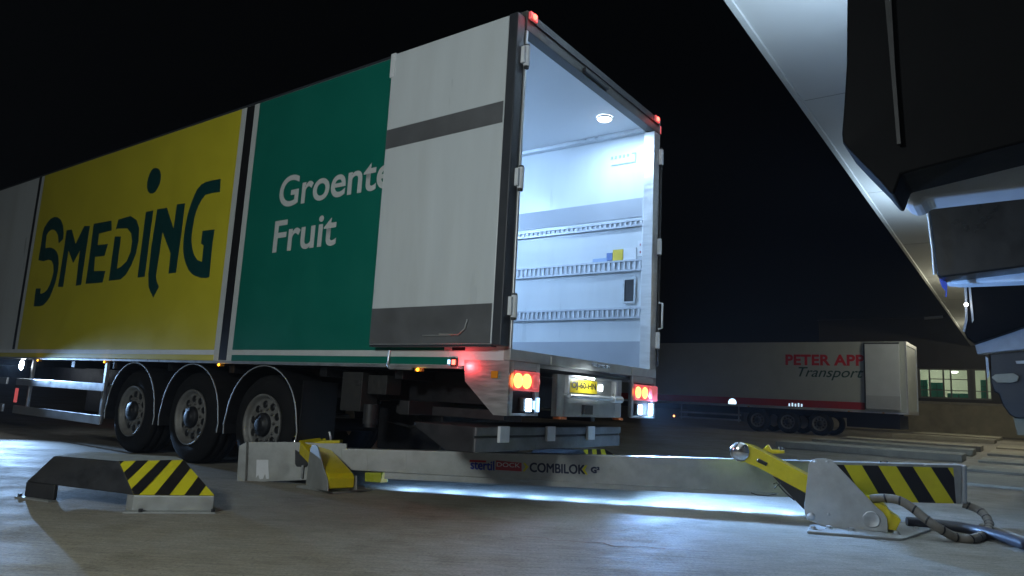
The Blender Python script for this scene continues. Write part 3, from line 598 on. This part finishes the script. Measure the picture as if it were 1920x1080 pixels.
# lettering on the beam
def btext(body, m, bl, br, tl, weight=.02, fat=.006): return put_text('lettering', body, m, beam, bp(*bl, -.001), bp(*br, -.001), bp(*tl, -.001), .003, weight, 0, fat, world=True)
btext('stertil', M['blue_text'], (882,879), (926,882), (882,862), .0)
mb = MB(); mb.prism([bp(x, y, -.002) for x, y in [(930,863),(978,868),(978,884),(929,881)]], -bn*.002); vbuild(mb, 'logo_panel', mat('logo_red', (.40,.05,.07), .45), beam)
mb = MB(); mb.prism([bp(x, y, -.002) for x, y in [(881,862),(912,863.5),(911,867),(880,866)]], -bn*.0012); vbuild(mb, 'logo_panel', M['red_text'], beam)
put_text('lettering', 'DOCK', M['label_white'], beam, bp(931.5,874.6,-.004), bp(975,876.8,-.004), bp(931.5,866.6,-.004), .003, .0, world=True)
put_text('lettering', 'PRODUCTS', M['red_text'], beam, bp(932,880.4,-.004), bp(975,883,-.004), bp(932,877,-.004), .003, .0, world=True)
for pts in ([(980.5,867.5),(984.5,868),(991,875.5),(983.5,884),(980,883.5),(985.5,875.5)], [(1101.5,872.5),(1097.5,872.2),(1091.5,880),(1098.5,890),(1102.5,890.3),(1096,880.5)]):
    mb = MB(); mb.prism([bp(x, y, -.002) for x, y in pts], -bn*.002); vbuild(mb, 'chevron', M['tape_yellow'], beam)
btext('COMBILOK', M['navy_text'], (993,884.5), (1096,889), (993,867.5), .0)
btext('G', M['navy_text'], (1107.5,886), (1117.5,887), (1107.5,875), .02); btext('2', M['navy_text'], (1118.5,880.5), (1123,880.8), (1118.5,875.5), .02)
# LED strip behind the beam
lb = MB()
def ledp(x, off, dz): 
    t = (bp(x, 900)-PA).dot(be); P = PA + be*t + bn*off
    zb = fl[1].z + (fl[2].z-fl[1].z)*((t-(fl[1]-PA).dot(be))/((fl[2]-fl[1]).dot(be))); return Vector((P.x, P.y, zb+dz))
lb.prism([ledp(720, .010, -.001), ledp(1545, .010, -.001), ledp(1545, .010, -.022), ledp(720, .010, -.060)], bn*.004)
lb.prism([ledp(720, .0145, -.001), ledp(1545, .0145, -.001), ledp(1545, .075, -.001), ledp(720, .075, -.001)], Vector((0,0,-.003)))
strip = vbuild(lb, 'led_channel', M['galv'], V)
for i in range(10):
    x = 745 + 790*(i+.3)/10; p = ledp(x, .043, -.0045)
    mb = MB(); mb.box((-.02, -.010, -.003), (.02, .010, 0), 0, Matrix.Translation(p) @ Matrix.Rotation(math.atan2(be.y, be.x), 4, 'Z')); vbuild(mb, 'led_lamp', M['e_led'], strip)
    lo = lamp('led_light', 'AREA', V.matrix_basis.inverted() @ (p - Vector((0,0,.006))), 8.5, (.24,.49,1), V, Vector((0,0,-1))+bn*1.2, .035)
# yellow corner reflector under the beam
mb = MB(); mb.prism([bp(x, y, .02) for x, y in [(684,886),(715,886),(714,905),(684,903)]], bn*.12); rf = vbuild(mb, 'reflector_block', M['olive'], V, .004)
mb = MB(); mb.prism([bp(x, y, .018) for x, y in [(718.5,885),(726,886),(726,904),(713,905)]], bn*.02); vbuild(mb, 'reflector_face', mat('lit_reflector', (.85,.88,.45), .3), rf)  # LED light on this end is put into its paler colour
# swing arm brackets
def vplane(p0, e):
    e = Vector((e[0], e[1], 0)).normalized(); n = Vector((-e.y, e.x, 0)); n = n if n.dot(Vector((p0[0], p0[1], 0))) > 0 else -n
    def f(x, y, off=0.0): return hit(x, y, Vector((p0[0], p0[1], 0)) + n*off, n)
    return f, e, n
bf, e_, n_ = vplane(uz(1513, 978, .035), uz(1665, 995)-uz(1513, 978))
Bk = bpy.data.objects.new('bracket', None); COL.objects.link(Bk); Bk.parent = V
def kbuild(mb, name, m, parent, bevel=0): return mb.build(name, m, parent, bevel, world=False)
VI = V.matrix_basis.inverted()
def loc(mb): mb.v = [VI @ p for p in mb.v]; return mb
mb = MB(); mb.prism([uz(1513,1000,.001), uz(1690,1014,.001), uz(1698,1013,.001), uz(1746,996,.001), uz(1738,990,.001), uz(1600,975,.001), uz(1518,988,.001)], (0,0,.018)); loc(mb).build('base_plate', M['galv'], Bk, .004)
SP = [(1513,974),(1508.5,962),(1508,948),(1515,885),(1516,872),(1521,863),(1530,859.5),(1549,859.5),(1558,862),(1566,869),(1643,950),(1657,962),(1663,972),(1665,988),(1664,998),(1600,993),(1540,985)]
mb = MB(); mb.prism([bf(x, y) for x, y in SP], n_*.014); sp = loc(mb).build('side_plate', M['galv'], Bk, .004)
mb = MB(); mb.prism([bf(x, y)+n_*.30 for x, y in [(1590,992),(1592,962),(1606,945),(1622,937),(1638,937),(1652,946),(1661,962),(1665,990),(1664,998),(1620,995)]], n_*.014); loc(mb).build('side_plate', M['yellow'], Bk, .004)
for x, y, r in ((1529,866,.012), (1551,866,.012), (1521,968,.03), (1553,964,.012)): 
    mb = MB(); q = bf(x, y); mb.lathe(q, -n_, [(0, r), (.008, r*.95), (.012, r*.6), (.012, 0)], 16); loc(mb).build('bolt', M['steel'], Bk)
mb = MB(); q = bf(1634, 974); mb.lathe(q, -n_, [(0, .062), (.006, .062), (.008, .056), (.006, .05), (.006, 0)], 32); loc(mb).build('pin', M['steel'], Bk)
for x, y in ((1525,992),(1554,991),(1597,995),(1681,1001),(1719,993)): 
    mb = MB(); q = uz(x, y, .02); mb.lathe(q, (0,0,1), [(-.002, 0), (-.002, .03), (.004, .03), (.0041, .019), (.022, .019), (.022, 0)], 12, smooth=False); loc(mb).build('bolt', M['galv'], Bk)
# yellow arm
arm = MB(); AR = [(1400,833.5),(1412,838),(1517,893),(1600,936),(1660,955),(1690,975),(1680,995),(1640,990),(1600,972),(1511,925),(1421,876.5),(1400,868.5),(1392,862),(1390,846),(1394,836)]
arm.prism([bf(x, y, .03) for x, y in AR], n_*.22); ao = loc(arm).build('swing_arm', M['yellow'], Bk, .006)
mb = MB(); mb.cyl(bf(1647, 967, .016), bf(1647, 967, .016)+n_*.278, .088, 32); loc(mb).build('pivot_tube', M['yellow'], Bk)
mb = MB(); mb.lathe(bf(1387, 847, .018), -n_, [(-.012, .082), (.0, .082), (.012, .075), (.024, .052), (.03, .02), (.03, 0)], 36); loc(mb).build('roller', M['chrome'], ao)
mb = MB(); c = bf(1390, 850, .05); mb.cyl(c, c+n_*.28, .075, 28); loc(mb).build('roller_tube', M['yellow'], ao)
mb = MB(); q0, q1 = bf(1421.5, 863, .028), bf(1438, 871, .028); dv = (q1-q0)
mb.tube([q0, q1], .016, 10); loc(mb).build('slot', M['black'], ao); mb = MB(); mb.lathe(bf(1421.5,863,.0275), -n_, [(0,.016),(.008,.013),(.01,0)], 10); loc(mb).build('bolt', M['chrome'], ao)
mb = MB(); mb.prism([bf(x, y, .27) for x, y in [(1440,834),(1446,843),(1470,845),(1471,850),(1448,851),(1430,842)]], n_*.08); loc(mb).build('stop_lug', M['yellow'], ao, .003)
mb = MB(); q = bf(1462, 844, .30); mb.cyl(q, q+Vector((0,0,.03)), .014, 6); loc(mb).build('bolt', M['chrome'], ao); mb = MB(); q = bf(1468, 844.5, .33); mb.cyl(q, q+Vector((0,0,.026)), .012, 6); loc(mb).build('bolt', M['chrome'], ao)
mb = MB(); mb.prism([bf(x, y, .06) for x, y in [(1449,893),(1458,896),(1512,927),(1512,958),(1505,953)]], n_*.12); loc(mb).build('gas_strut_cover', M['black'], Bk)
mb = MB(); mb.tube([bf(x, y, .03) for x, y in [(1450,907),(1456,905),(1462,912),(1470,921),(1480,930),(1490,938)]], .006, 6); mb.tube([bf(x, y, .035) for x, y in [(1408,924),(1420,928),(1440,929),(1456,926)]], .004, 6); mb.tube([bf(x,y,.03) for x, y in [(1452,916),(1458,910),(1464,906)]], .004, 6); loc(mb).build('sensor_cable', M['black'], Bk)
# second bracket at the far end
lf, e2_, n2_ = vplane(Vector((-1.75, 6.53, 0)), (.6, -.8)); n2_ = Vector((.8, .6, 0))
def lf(x, y, off=0.0): return hit(x, y, Vector((-1.75, 6.53, 0)) + n2_*off, n2_)
Bl = bpy.data.objects.new('bracket', None); COL.objects.link(Bl); Bl.parent = V
mb = MB(); mb.prism([uz(555,914,.001), uz(625,926,.001), uz(698,920,.001), uz(640,908,.001)], (0,0,.016)); loc(mb).build('base_plate', M['galv'], Bl, .004)
SP2 = [(574,914),(573,903),(575,895),(579,858),(582,840),(585,835),(592,834.5),(596,839),(604,872),(613,900),(614,921)]
mb = MB(); mb.prism([lf(x, y) for x, y in SP2], n2_*.012); loc(mb).build('side_plate', M['galv'], Bl, .003)
cpl = [(x, y) for x, y in [(602,921),(601,905),(606,896),(614,893),(614,921)]]
mb = MB(); mb.prism([lf(x, y)+n2_*.262 for x, y in cpl], n2_*.012); loc(mb).build('side_plate', M['galv'], Bl, .003)
mb = MB(); mb.prism([lf(x, y, .016) for x, y in [(553,816.5),(614,888),(617,897),(615,916),(606,914),(596,893),(574,864),(550,840),(547,828),(550,819)]], n2_*.235); a2 = loc(mb).build('swing_arm', M['yellow'], Bl, .006)
mb = MB(); c = lf(609, 906, .016); mb.cyl(c, c+n2_*.24, .05, 24); loc(mb).build('pivot_tube', M['yellow'], Bl)
mb = MB(); mb.lathe(lf(549.5, 829, .0), -n2_, [(-.03, .052), (.0, .052), (.012, .045), (.02, .02), (.02, 0)], 28); loc(mb).build('roller', M['chrome'], a2)
mb = MB(); mb.cyl(lf(551, 829, .01), lf(551, 829, .01)+n2_*.30, .052, 24); loc(mb).build('roller_tube', M['yellow'], a2)
mb = MB(); mb.prism([bp(x, y, .03) for x, y in [(588,830),(604,826),(637,826),(637,831),(600,832)]], bn*.10); loc(mb).build('stop_lug', M['yellow'], a2, .003)
mb = MB(); mb.prism([bp(x, y, .035) for x, y in [(590,832),(637,831),(636,842),(596,842)]], bn*.09); loc(mb).build('lug_block', M['galv'], Bl, .003)
mb = MB(); mb.tube([bp(x, y, .35) for x, y in [(566,822),(567,812),(572,808.5),(590,807.5),(610,808.5),(618,811),(620,820),(620,828)]], .012, 8); mb.tube([bp(x, y, .33) for x, y in [(575,820),(577,815),(606,814),(611,824)]], .008, 8); loc(mb).build('lift_handle', M['alu'], Bl)
mb = MB(); mb.prism([bp(x, y, .02) for x, y in [(553,843),(574,856),(577,872),(574,876),(556,875),(553,870)]], bn*.08); loc(mb).build('counter_block', M['darksteel'], Bl, .004)
# wrapped hose from the bracket and the conduit on the ground
def smooth_path(pts, n=8):
    out = []; P = [pts[0]] + list(pts) + [pts[-1]]
    for i in range(1, len(P)-2):
        for k in range(n):
            t = k/n; out.append(.5*((2*P[i]) + (P[i+1]-P[i-1])*t + (2*P[i-1]-5*P[i]+4*P[i+1]-P[i+2])*t*t + (3*P[i]-P[i-1]-3*P[i+1]+P[i+2])*t**3))
    out.append(P[-2]); return out
hp = [bf(1632,936,.10), bf(1655,934,.10), bf(1685,938,.08), bf(1710,952,.06), bf(1732,970,.04), bf(1760,990,.02), uz(1795,1008,.03), uz(1825,1010,.03), uz(1848,1000,.03), uz(1855,985,.05), bp(1848,968,-.10), bp(1833,955,.0), bp(1806,945,.06)]
hs_ = smooth_path(hp, 10)
mb = MB(); mb.tube(hs_, .034, 12)
L = 0; last = hs_[0]
for i in range(1, len(hs_)-1):
    L += (hs_[i]-last).length; last = hs_[i]
    if L > .10:
        L = 0; t = (hs_[i+1]-hs_[i-1]).normalized(); tt = (t + Vector((0,0,.25))).normalized(); mb.lathe(hs_[i], tt, [(-.007, .0345), (-.006, .0358), (.006, .0358), (.007, .0345)], 14, 1)
tag(mb.build('spiral_hose', [M['hose'], M['black']]), 'tan spiral wrapped cable hose looping from the yellow arm to the striped beam end', 'hose')
cpath = smooth_path([uz(1700,978,.05), uz(1760,983,.05), uz(1820,992,.05), uz(1870,1004,.05), uz(1925,1022,.05), uz(2000,1050,.035)], 60)
mb = MB(); mb.tube(cpath, [.041 if i % 2 else .036 for i in range(len(cpath))], 14); mb.s = [True]*len(mb.s)
tag(mb.build('corrugated_conduit', M['conduit']), 'black corrugated conduit lying on the concrete behind the tan hose', 'conduit')
mb = MB(); mb.tube(smooth_path([uz(1850,990,.03)+Vector((0,.06,.0)), uz(1885,1000,.03)+Vector((0,.06,.0)), uz(1935,1017,.03)+Vector((0,.08,0)), uz(2000,1040,.03)], 8), .03, 12)
tag(mb.build('cable_sleeve', M['hose']), 'tan cable sleeve lying beside the black conduit at the right edge', 'hose')

# ------------------------------------------------------------------ wheel guides (low steel ramps with hazard stripes)
def wheel_guide(label, loc_, rz, group):
    G = thing('wheel_guide', label, 'wheel guide', loc_, rz, group)
    inv = (Matrix.Translation(Vector((-2.46, 4.9, 0)))).inverted()
    def q(x, y, z): return inv @ Vector((x, y, z))
    ft = [(-3.42,5.25), (-2.46,4.90), (-1.98,5.05), (-2.20,5.45), (-3.36,5.62)]
    tt = [(-3.22,5.20), (-2.68,5.07), (-2.36,5.36), (-2.50,5.56), (-3.20,5.60)]
    z0, z1 = .115, .31
    mb = MB(); mb.add([q(x, y, z0) for x, y in ft] + [q(x, y, z1) for x, y in tt], [(4,3,2,1,0), (5,6,7,8,9)] + [(i, (i+1) % 5, 5+(i+1) % 5, 5+i) for i in range(5)])
    b = mb.build('guide_body', M['darksteel'], G, .008)
    mb = MB(); mb.prism([q(x, y, 0.012) for x, y in [(-2.46,4.90),(-1.98,5.05),(-2.20,5.43),(-2.42,5.43),(-2.52,4.925)]], (0,0,.1025)); mb.build('end_block', M['galv'], G, .006)
    mb = MB(); mb.prism([q(x, y, 0.012) for x, y in [(-3.42,5.25),(-3.15,5.152),(-3.14,5.18),(-3.40,5.28)]], (0,0,.1025)); mb.build('end_block', M['darksteel'], G, .006)
    mb = MB(); mb.prism([q(x, y, 0.001) for x, y in [(-2.50,4.86),(-1.95,5.02),(-2.18,5.47),(-2.44,5.47)]], (0,0,.010)); mb.build('foot_plate', M['galv'], G); mb = MB(); mb.prism([q(x, y, 0.001) for x, y in [(-3.48,5.24),(-3.16,5.12),(-3.14,5.19),(-3.45,5.32)]], (0,0,.010)); mb.build('foot_plate', M['galv'], G)
    for x, y in ((-2.40,4.895), (-1.972,5.032), (-3.45,5.25)): mb = MB(); p = q(x, y, .011); mb.cyl(p, p+Vector((0,0,.02)), .014, 6); mb.build('bolt', M['darksteel'], G)
    mb = MB(); P = [q(*ft[1], z0), q(*ft[2], z0), q(*tt[2], z1), q(*tt[1], z1)]; stripes(mb, P, .37, .5, .75, .247); mb.build('hazard_tape', [M['tape_yellow'], M['tape_black']], G)
    mb = MB(); mb.add([q(x, y, z1+.002) for x, y in tt], [(0,1,2,3,4)]); mb.build('top_plate', M['galv'], G)
    return G
wheel_guide('low dark steel wheel guide with striped end, in the left foreground', (-2.46, 4.9, 0), 0, 'striped wheel guides')
gp = uz(1078, 846, .30)
wheel_guide('striped wheel guide mostly hidden behind the long restraint beam', (gp.x+.32, gp.y+.0, 0), R(0), 'striped wheel guides')

# ------------------------------------------------------------------ guide kerbs beyond the trailer
for b, wdt, lab in [(18.7, 1.3, 'nearest raised concrete kerb of the row behind the restraint beam'), (22.5, 1.5, 'second nearest raised concrete kerb of the row behind the restraint beam'), (26.4, 1.8, 'raised concrete kerb just in front of the far red lettered trailer'), (38.0, 3, 'raised concrete kerb beyond the far trailer, second farthest of its row'), (45.0, 6, 'wide farthest concrete kerb before the lit office wall')]:
    mb = MB(); mb.box((-5.2, b, 0), (-1.2, b+wdt, .17), 0, Matrix(((D.x, BV.x, 0, 0), (D.y, BV.y, 0, 0), (0, 0, 1, 0), (0, 0, 0, 1))))
    tag(mb.build('guide_kerb', M['kerb'], None, .02), lab, 'kerb', 'raised concrete kerbs between the docks')
MD = Matrix(((D.x, BV.x, 0, 0), (D.y, BV.y, 0, 0), (0, 0, 1, 0), (0, 0, 0, 1)))
for b, wdt, z, lab in [(12.2, 2.2, .04, 'low concrete step at the right behind the striped beam end'), (15.6, 1.4, .05, 'middle low concrete step at the right edge by the dock'), (19.5, 1.8, .05, 'low concrete step at the right, next to the nearest kerb end'), (24, 3, .06, 'low concrete step at the right, by the third kerb end'), (31, 5, .06, 'farthest low concrete step at the right by the office wall')]:
    mb = MB(); mb.box((-.95, b, 0), (1.4, b+wdt, z), 0, MD); tag(mb.build('concrete_step', M['kerb'], None, .01), lab, 'step', 'low concrete steps along the dock wall')

# ------------------------------------------------------------------ warehouse with canopy, dock shelters
WH = thing('warehouse', 'warehouse dock front under a long pale canopy on the right', 'warehouse', (0,0,0), math.atan2(D.y, D.x))
def lb_(mb, L0, L1, b0, b1, z0, z1, mi=0): mb.box((L0, b0, z0), (L1, b1, z1), mi)
ZC = 6.16; LE = -2.93; BEND = 58.2
mb = MB(); lb_(mb, LE+.10, 1.2, -14, BEND, ZC, ZC+.25); cn = mb.build('canopy', M['soffit'], WH)
mb = MB(); lb_(mb, LE, LE+.095, -14, BEND, ZC-.03, ZC+.30); mb.build('canopy_edge', M['soffit'], cn, .01)
mb = MB()
for b in range(-12, 58, 6): lb_(mb, LE+.12, 1.1, b, b+.006, ZC-.004, ZC-.0005)
mb.build('panel_seam', M['cladding'], cn)
mb = MB(); lb_(mb, 1.2, 1.5, -14, 59, 0, 7.0); mb.build('wall', M['cladding'], WH)
# wing with the lit office
WB = 59.0
WG = thing('office_wing', 'dark office wing across the yard end with a lit strip window', 'building', wd(0, WB, 0), math.atan2(D.y, D.x))
def wpx(x, y): return WG.matrix_basis.inverted() @ ub(x, y, WB)
wl, wr = wpx(1703, 690), wpx(1860, 748); zt, zb = wl.z, wpx(1780, 748).z; led = wpx(1800, 756).z; zr = wpx(1700, 597).z
mb = MB(); lb_(mb, -13, wl.x, 0, .3, led, zr); lb_(mb, wr.x, 4, 0, .3, led, zr); lb_(mb, wl.x, wr.x, 0, .3, zt, zr); lb_(mb, wl.x, wr.x, 0, .3, led, zb); mb.build('wall', M['cladding'], WG)
mb = MB(); lb_(mb, -13, 4, -.12, .3, 0, led-.003); mb.build('plinth', M['concrete_wall'], WG)
mb = MB(); lb_(mb, -9, 4, -.22, -.121, led-.12, led+.05); mb.build('ledge', M['kerb'], WG)
mb = MB(); lb_(mb, -13.1, 4, -.1, .4, zr, zr+.12); mb.build('roof_edge', M['darksteel'], WG)
wf = MB(); fr = .07
xs_ = [wl.x] + [wpx(x, 720).x for x in (1711, 1721, 1743, 1769, 1783, 1819, 1824, 1850)] + [wr.x]
for i, x in enumerate(xs_): 
    wv = .16 if i in (1, 2, 6, 7) else .05; lb_(wf, x-wv, x+wv, .08, .2, zb, zt)
lb_(wf, wl.x, wr.x, .09, .19, zb, zb+.12); lb_(wf, wl.x, wr.x, .09, .19, zt-.1, zt); zm = wpx(1780, 711).z; lb_(wf, xs_[3], xs_[6], .1, .18, zm-.03, zm+.03)
zl = wpx(1780, 732).z; lb_(wf, wl.x, wr.x, .1, .17, zl-.03, zl+.03)
wfo = wf.build('window', M['room'], WG)
wfo.data.materials[0] = mat('window_frame', (.16,.16,.14), .5)
mb = MB(); lb_(mb, wl.x, wr.x, .13, .14, zb, zt); mb.build('pane', glass('office_glass'), wfo)
rm = MB(); lb_(rm, wl.x-1, wr.x+1, 5.0, 5.1, zb-.9, zt+.6); lb_(rm, wl.x-1.1, wl.x-1, .31, 5, zb-.9, zt+.6); lb_(rm, wr.x+1, wr.x+1.1, .31, 5, zb-.9, zt+.6); lb_(rm, wl.x-1, wr.x+1, .31, 5, zt+.6, zt+.7); lb_(rm, wl.x-1, wr.x+1, .31, 5, zb-1, zb-.9); rm.build('room', M['room'], WG)
mb = MB(); pl = wpx(1787, 695); mb.lathe((pl.x, .9, pl.z), (0,0,-1), [(0, .25), (.08, .24), (.12, .15), (.13, 0)], 24); mb.build('office_lamp', M['e_office'], WG)
lamp('office_light', 'POINT', ((wl.x+wr.x)/2-1, 2.2, zt+.2), 95, (1,1,.86), WG, size=.3); lamp('office_light', 'POINT', (wr.x-.4, 1.6, zt+.2), 32, (1,1,.92), WG, size=.2)
for (x0, x1, ytop, lab) in [(1724,1740,712,'dark teal cabinet behind the left pane of the lit office window'), (1745,1769,717,'teal cabinet with dark shelf behind the second pane of the office window'), (1776,1820,737,'low teal counter in the middle of the lit office window'), (1838,1853,712,'teal door panel behind the right pane of the office window')]:
    p, q = ub(x0, ytop, WB+1.2), ub(x1, 752, WB+1.2)
    c_ = thing('cabinet', lab, 'cabinet', wd(D.dot(p), WB+1.2, 0), math.atan2(D.y, D.x)); wth = D.dot(q)-D.dot(p)
    mb = MB(); lb_(mb, 0, wth, 0, .5, zb-.88, p.z); mb.build('carcass', M['teal'], c_, .01); mb = MB(); lb_(mb, wth*.48, wth*.52, -.012, -.001, zb-.7, p.z-.1); lb_(mb, .05, wth-.05, -.012, -.001, p.z-.5, p.z-.47); mb.build('door_gap', M['black'], c_)
# dock shelters
def shelter(label, b, blk, hem, hemb, thick=.35):
    p0 = ub(*blk[0], b); Sx = thing('dock_shelter', label, 'dock shelter', wd(D.dot(p0), b, 2.2), 0, 'black dock shelters along the wall')
    inv = Sx.matrix_basis.inverted()
    mb = MB(); mb.prism([inv @ ub(x, y, b) for x, y in blk], BV*thick); mb.build('side_curtain', M['curtain'], Sx, .02)
    mb = MB(); pts = [ub(x, y, hemb) for x, y in hem]; mb.prism([inv @ p for p in pts], BV*.25); mb.build('hem', M['hem'], Sx, .02)
    return Sx
s1 = shelter('nearest black dock shelter curtain filling the top right corner', 3.6, [(1588,-160),(1588,0),(1587,120),(1582,200),(1578,250),(1580,268),(1610,300),(1650,340),(1668,362),(1676,364),(1690,326),(1920,266),(2020,240),(2020,-160)],
        [(1674,340),(1678,358),(1700,382),(1712,386),(1728,383),(1736,373),(1920,351),(2020,336),(2020,235),(1920,258),(1690,322)], 4.3)
mb = MB(); inv = s1.matrix_basis.inverted(); mb.prism([inv @ ub(x, y, 3.58) for x, y in [(1664,-100),(1672,0),(1680,140),(1690,272),(1683,273),(1672,140),(1660,0),(1652,-100)]], -BV*.02); mb.build('curtain_seam', M['black'], s1)
M['foil'] = mat('crumpled_black_foil', (.004,.004,.004), .32, var=.2, scale=3, bump=.8, bscale=2.2, spec=.3)
s2 = shelter('middle dock shelter with crumpled black foil curtain and grey hem', 7.4, [(1730,384),(1738,384),(1741,400),(1748,455),(1755,514),(1765,520),(1920,500),(2020,488),(2020,330),(1920,348),(1738,371)],
        [(1756,514),(1763,521),(1775,530),(1800,532),(1920,527),(2020,522),(2020,485),(1920,497)], 7.7)
[c for c in s2.children if c.name.startswith('side_curtain')][0].data.materials[0] = M['foil']
mb = MB(); inv = s2.matrix_basis.inverted(); mb.tube([inv @ ub(x, y, 7.36) for x, y in [(1737,385),(1741,410),(1748,465),(1752,515)]], .012, 8); mb.build('edge_bead', M['alu'], s2)
s3 = shelter('farthest dock shelter with dark curtain and bright bluish torn hem', 13.6, [(1811,532),(1812,560),(1813,600),(1808,622),(1812,632),(1822,640),(1826,644),(1920,612),(2020,585),(2020,520),(1920,526)],
        [(1824,641),(1828,646),(1832,664),(1920,655),(2020,645),(2020,585),(1920,609),(1860,629)], 13.9)
mb = MB(); inv = s3.matrix_basis.inverted(); mb.prism([inv @ ub(x, y, 13.55) for x, y in [(1816,536),(1820,537),(1826,600),(1823,606),(1819,570)]], -BV*.03); mb.tube([inv @ ub(x, y, 13.55) for x, y in [(1810,534),(1811,560),(1812,600),(1807,622)]], .02, 8); mb.build('edge_bead', M['hem'], s3)
# flap, lamp under the canopy, dock bumper, post
mb = MB(); mb.prism([ub(x, y, 7.6) for x, y in [(1760,521),(1775,529),(1776,535),(1775,556),(1772,557),(1773,545),(1766,538)]], BV*.02)
tag(mb.build('torn_strap', mat('blue_strap', (.03,.06,.30), .5)), 'torn blue strap hanging below the middle shelter hem', 'strap')
LP = ub(1800, 532, 9.0)
lf_ = thing('canopy_lamp', 'small lit white lamp hanging below the middle shelter hem', 'lamp', LP); inv = lf_.matrix_basis.inverted()
mb = MB(); mb.lathe((0,0,0), (0,0,-1), [(-.06, .02), (-.06, .05), (-.03, .055), (-.02, .085), (.004, .09)], 20); mb.cyl((0,0,.06), (0,0,.35), .012, 8); mb.build('lamp_shade', M['label_white'], lf_)
mb = MB(); mb.lathe((0,0,.0), (0,0,-1), [(.0, .085), (.02, .06), (.028, 0)], 20); mb.build('lamp_bulb', M['e_canopy'], lf_)
lamp('canopy_light', 'POINT', (0, 0, -.08), 6, (1,.95,.85), lf_, size=.05)
mb = MB(); q = ub(1811.5, 571, 13.4); mb.lathe(q, -BV, [(0, .03), (.02, .025), (.03, 0)], 12); tag(mb.build('indicator_lamp', M['e_canopy']), 'tiny white indicator lamp on the edge of the farthest shelter', 'lamp')
lamp('indicator_light', 'POINT', q - BV*.1, .5, (.9,.95,1), None, size=.03)
for b, lab in ((7, 'added near uplight for the soffit, out of view'), (18, 'added soffit uplight hidden behind the middle dock shelter'), (30, 'added fill lamp above the raised kerbs, hidden behind the far shelter'), (45, 'added fill lamp farthest along the canopy, by the office wing')):  # unseen lamps added to brighten the soffit and the far yard
    q = wd(-.5 if b > 20 else -.9, b, ZC-(.35 if b > 20 else 1.3)); c_ = thing('canopy_lamp', lab, 'lamp', q)
    mb = MB(); mb.lathe((0,0,0), (0,0,-1), [(-.06, .02), (-.06, .10), (-.03, .11), (-.02, .15), (.004, .16)], 20); mb.cyl((0,0,.06), (0,0,.34 if b > 20 else 1.28), .015, 8); mb.build('lamp_shade', M['label_white'], c_)
    mb = MB(); mb.lathe((0,0,.0), (0,0,-1), [(.0, .15), (.02, .1), (.028, 0)], 20); mb.build('lamp_bulb', M['e_canopy'], c_)
    if b > 20: lamp('canopy_light', 'POINT', (0, 0, -.15), 380, (1,.95,.72), c_, size=.1)
    else: lamp('canopy_light', 'SPOT', (0, 0, .12), 700, (.58,.78,1), c_, (0, 0, 1), .1, R(165), .3)
# added fill lamp, out of view, that lights the apron and trailer side
FP = wd(-2.85, -1.9, 3.15)
fl_ = thing('fill_lamp', 'added fill lamp, out of view, on a rod from the canopy edge', 'lamp', FP, math.atan2(D.y, D.x))
mb = MB(); mb.tube([(.0, 0, 3.0), (.0, 0, .10)], .025, 8); mb.build('arm', M['galv'], fl_)
mb = MB(); mb.lathe((0, 0, .1), (0, 0, -1), [(0, .05), (.02, .12), (.10, .16), (.12, .165)], 24); mb.build('lamp_shade', M['yellow'], fl_)
lamp('fill_light', 'POINT', (0, 0, -.12), 540, (.88,.98,1), fl_, size=.4)
# dock gear under the far shelter
DG = thing('dock_bumper', 'dark dock leveller gear with pale oval cover below the far shelter', 'dock gear', wd(-.3, 13.6, 0)); inv = DG.matrix_basis.inverted()
mb = MB(); mb.prism([inv @ ub(x, y, 13.6) for x, y in [(1855,664),(1857,715),(1864,735),(1872,738),(1880,760),(1893,778),(1904,784),(2020,790),(2020,650)]], BV*.4); mb.build('rubber_block', M['black'], DG, .02)
mb = MB(); mb.prism([inv @ ub(x, y, 13.56) for x, y in [(1859,708),(1866,702),(1900,700),(1911,706),(1908,715),(1898,718),(1870,718)]], -BV*.06); mb.build('oval_cover', M['kerb'], DG, .015)
mb = MB(); mb.prism([inv @ ub(x, y, 13.56) for x, y in [(1848,669),(1853,672),(1855,705),(1851,712)]], -BV*.05); mb.build('edge_strip', M['hem'], DG)
mb = MB(); mb.prism([inv @ ub(x, y, 13.57) for x, y in [(1904,677),(2020,672),(2020,682),(1906,682)]], -BV*.03); mb.build('hinge_plate', M['galv'], DG)
mb = MB(); mb.prism([ub(x, y, 14.2) for x, y in [(1899,778),(1922,778),(1926,816),(1908,816)]], BV*.3); tag(mb.build('concrete_post', M['concrete_wall'], None, .01), 'brown concrete post under the dock gear at the right edge', 'post')
mb = MB(); mb.cyl(ub(1733, 597, 57.5), ub(1768, 594, 57.5), .10, 8); tag(mb.build('wall_tube_lamp', M['hem']), 'unlit pale tube lamp high on the dark wing beside the canopy', 'lamp')
# ------------------------------------------------------------------ night air
hz = MB(); hz.box((-80, -20, -1), (110, 120, 12))
hm = bpy.data.materials.new('night_haze'); hm.use_nodes = True; hn = hm.node_tree.nodes; hn.remove(hn['Principled BSDF'])
pv = hn.new('ShaderNodeVolumePrincipled'); pv.inputs['Color'].default_value = (.85,.9,1,1); pv.inputs['Density'].default_value = .0009; pv.inputs['Anisotropy'].default_value = .2
hm.node_tree.links.new(pv.outputs[0], hn['Material Output'].inputs['Volume'])
tag(hz.build('haze', hm), 'thin night haze over the yard', kind='stuff')
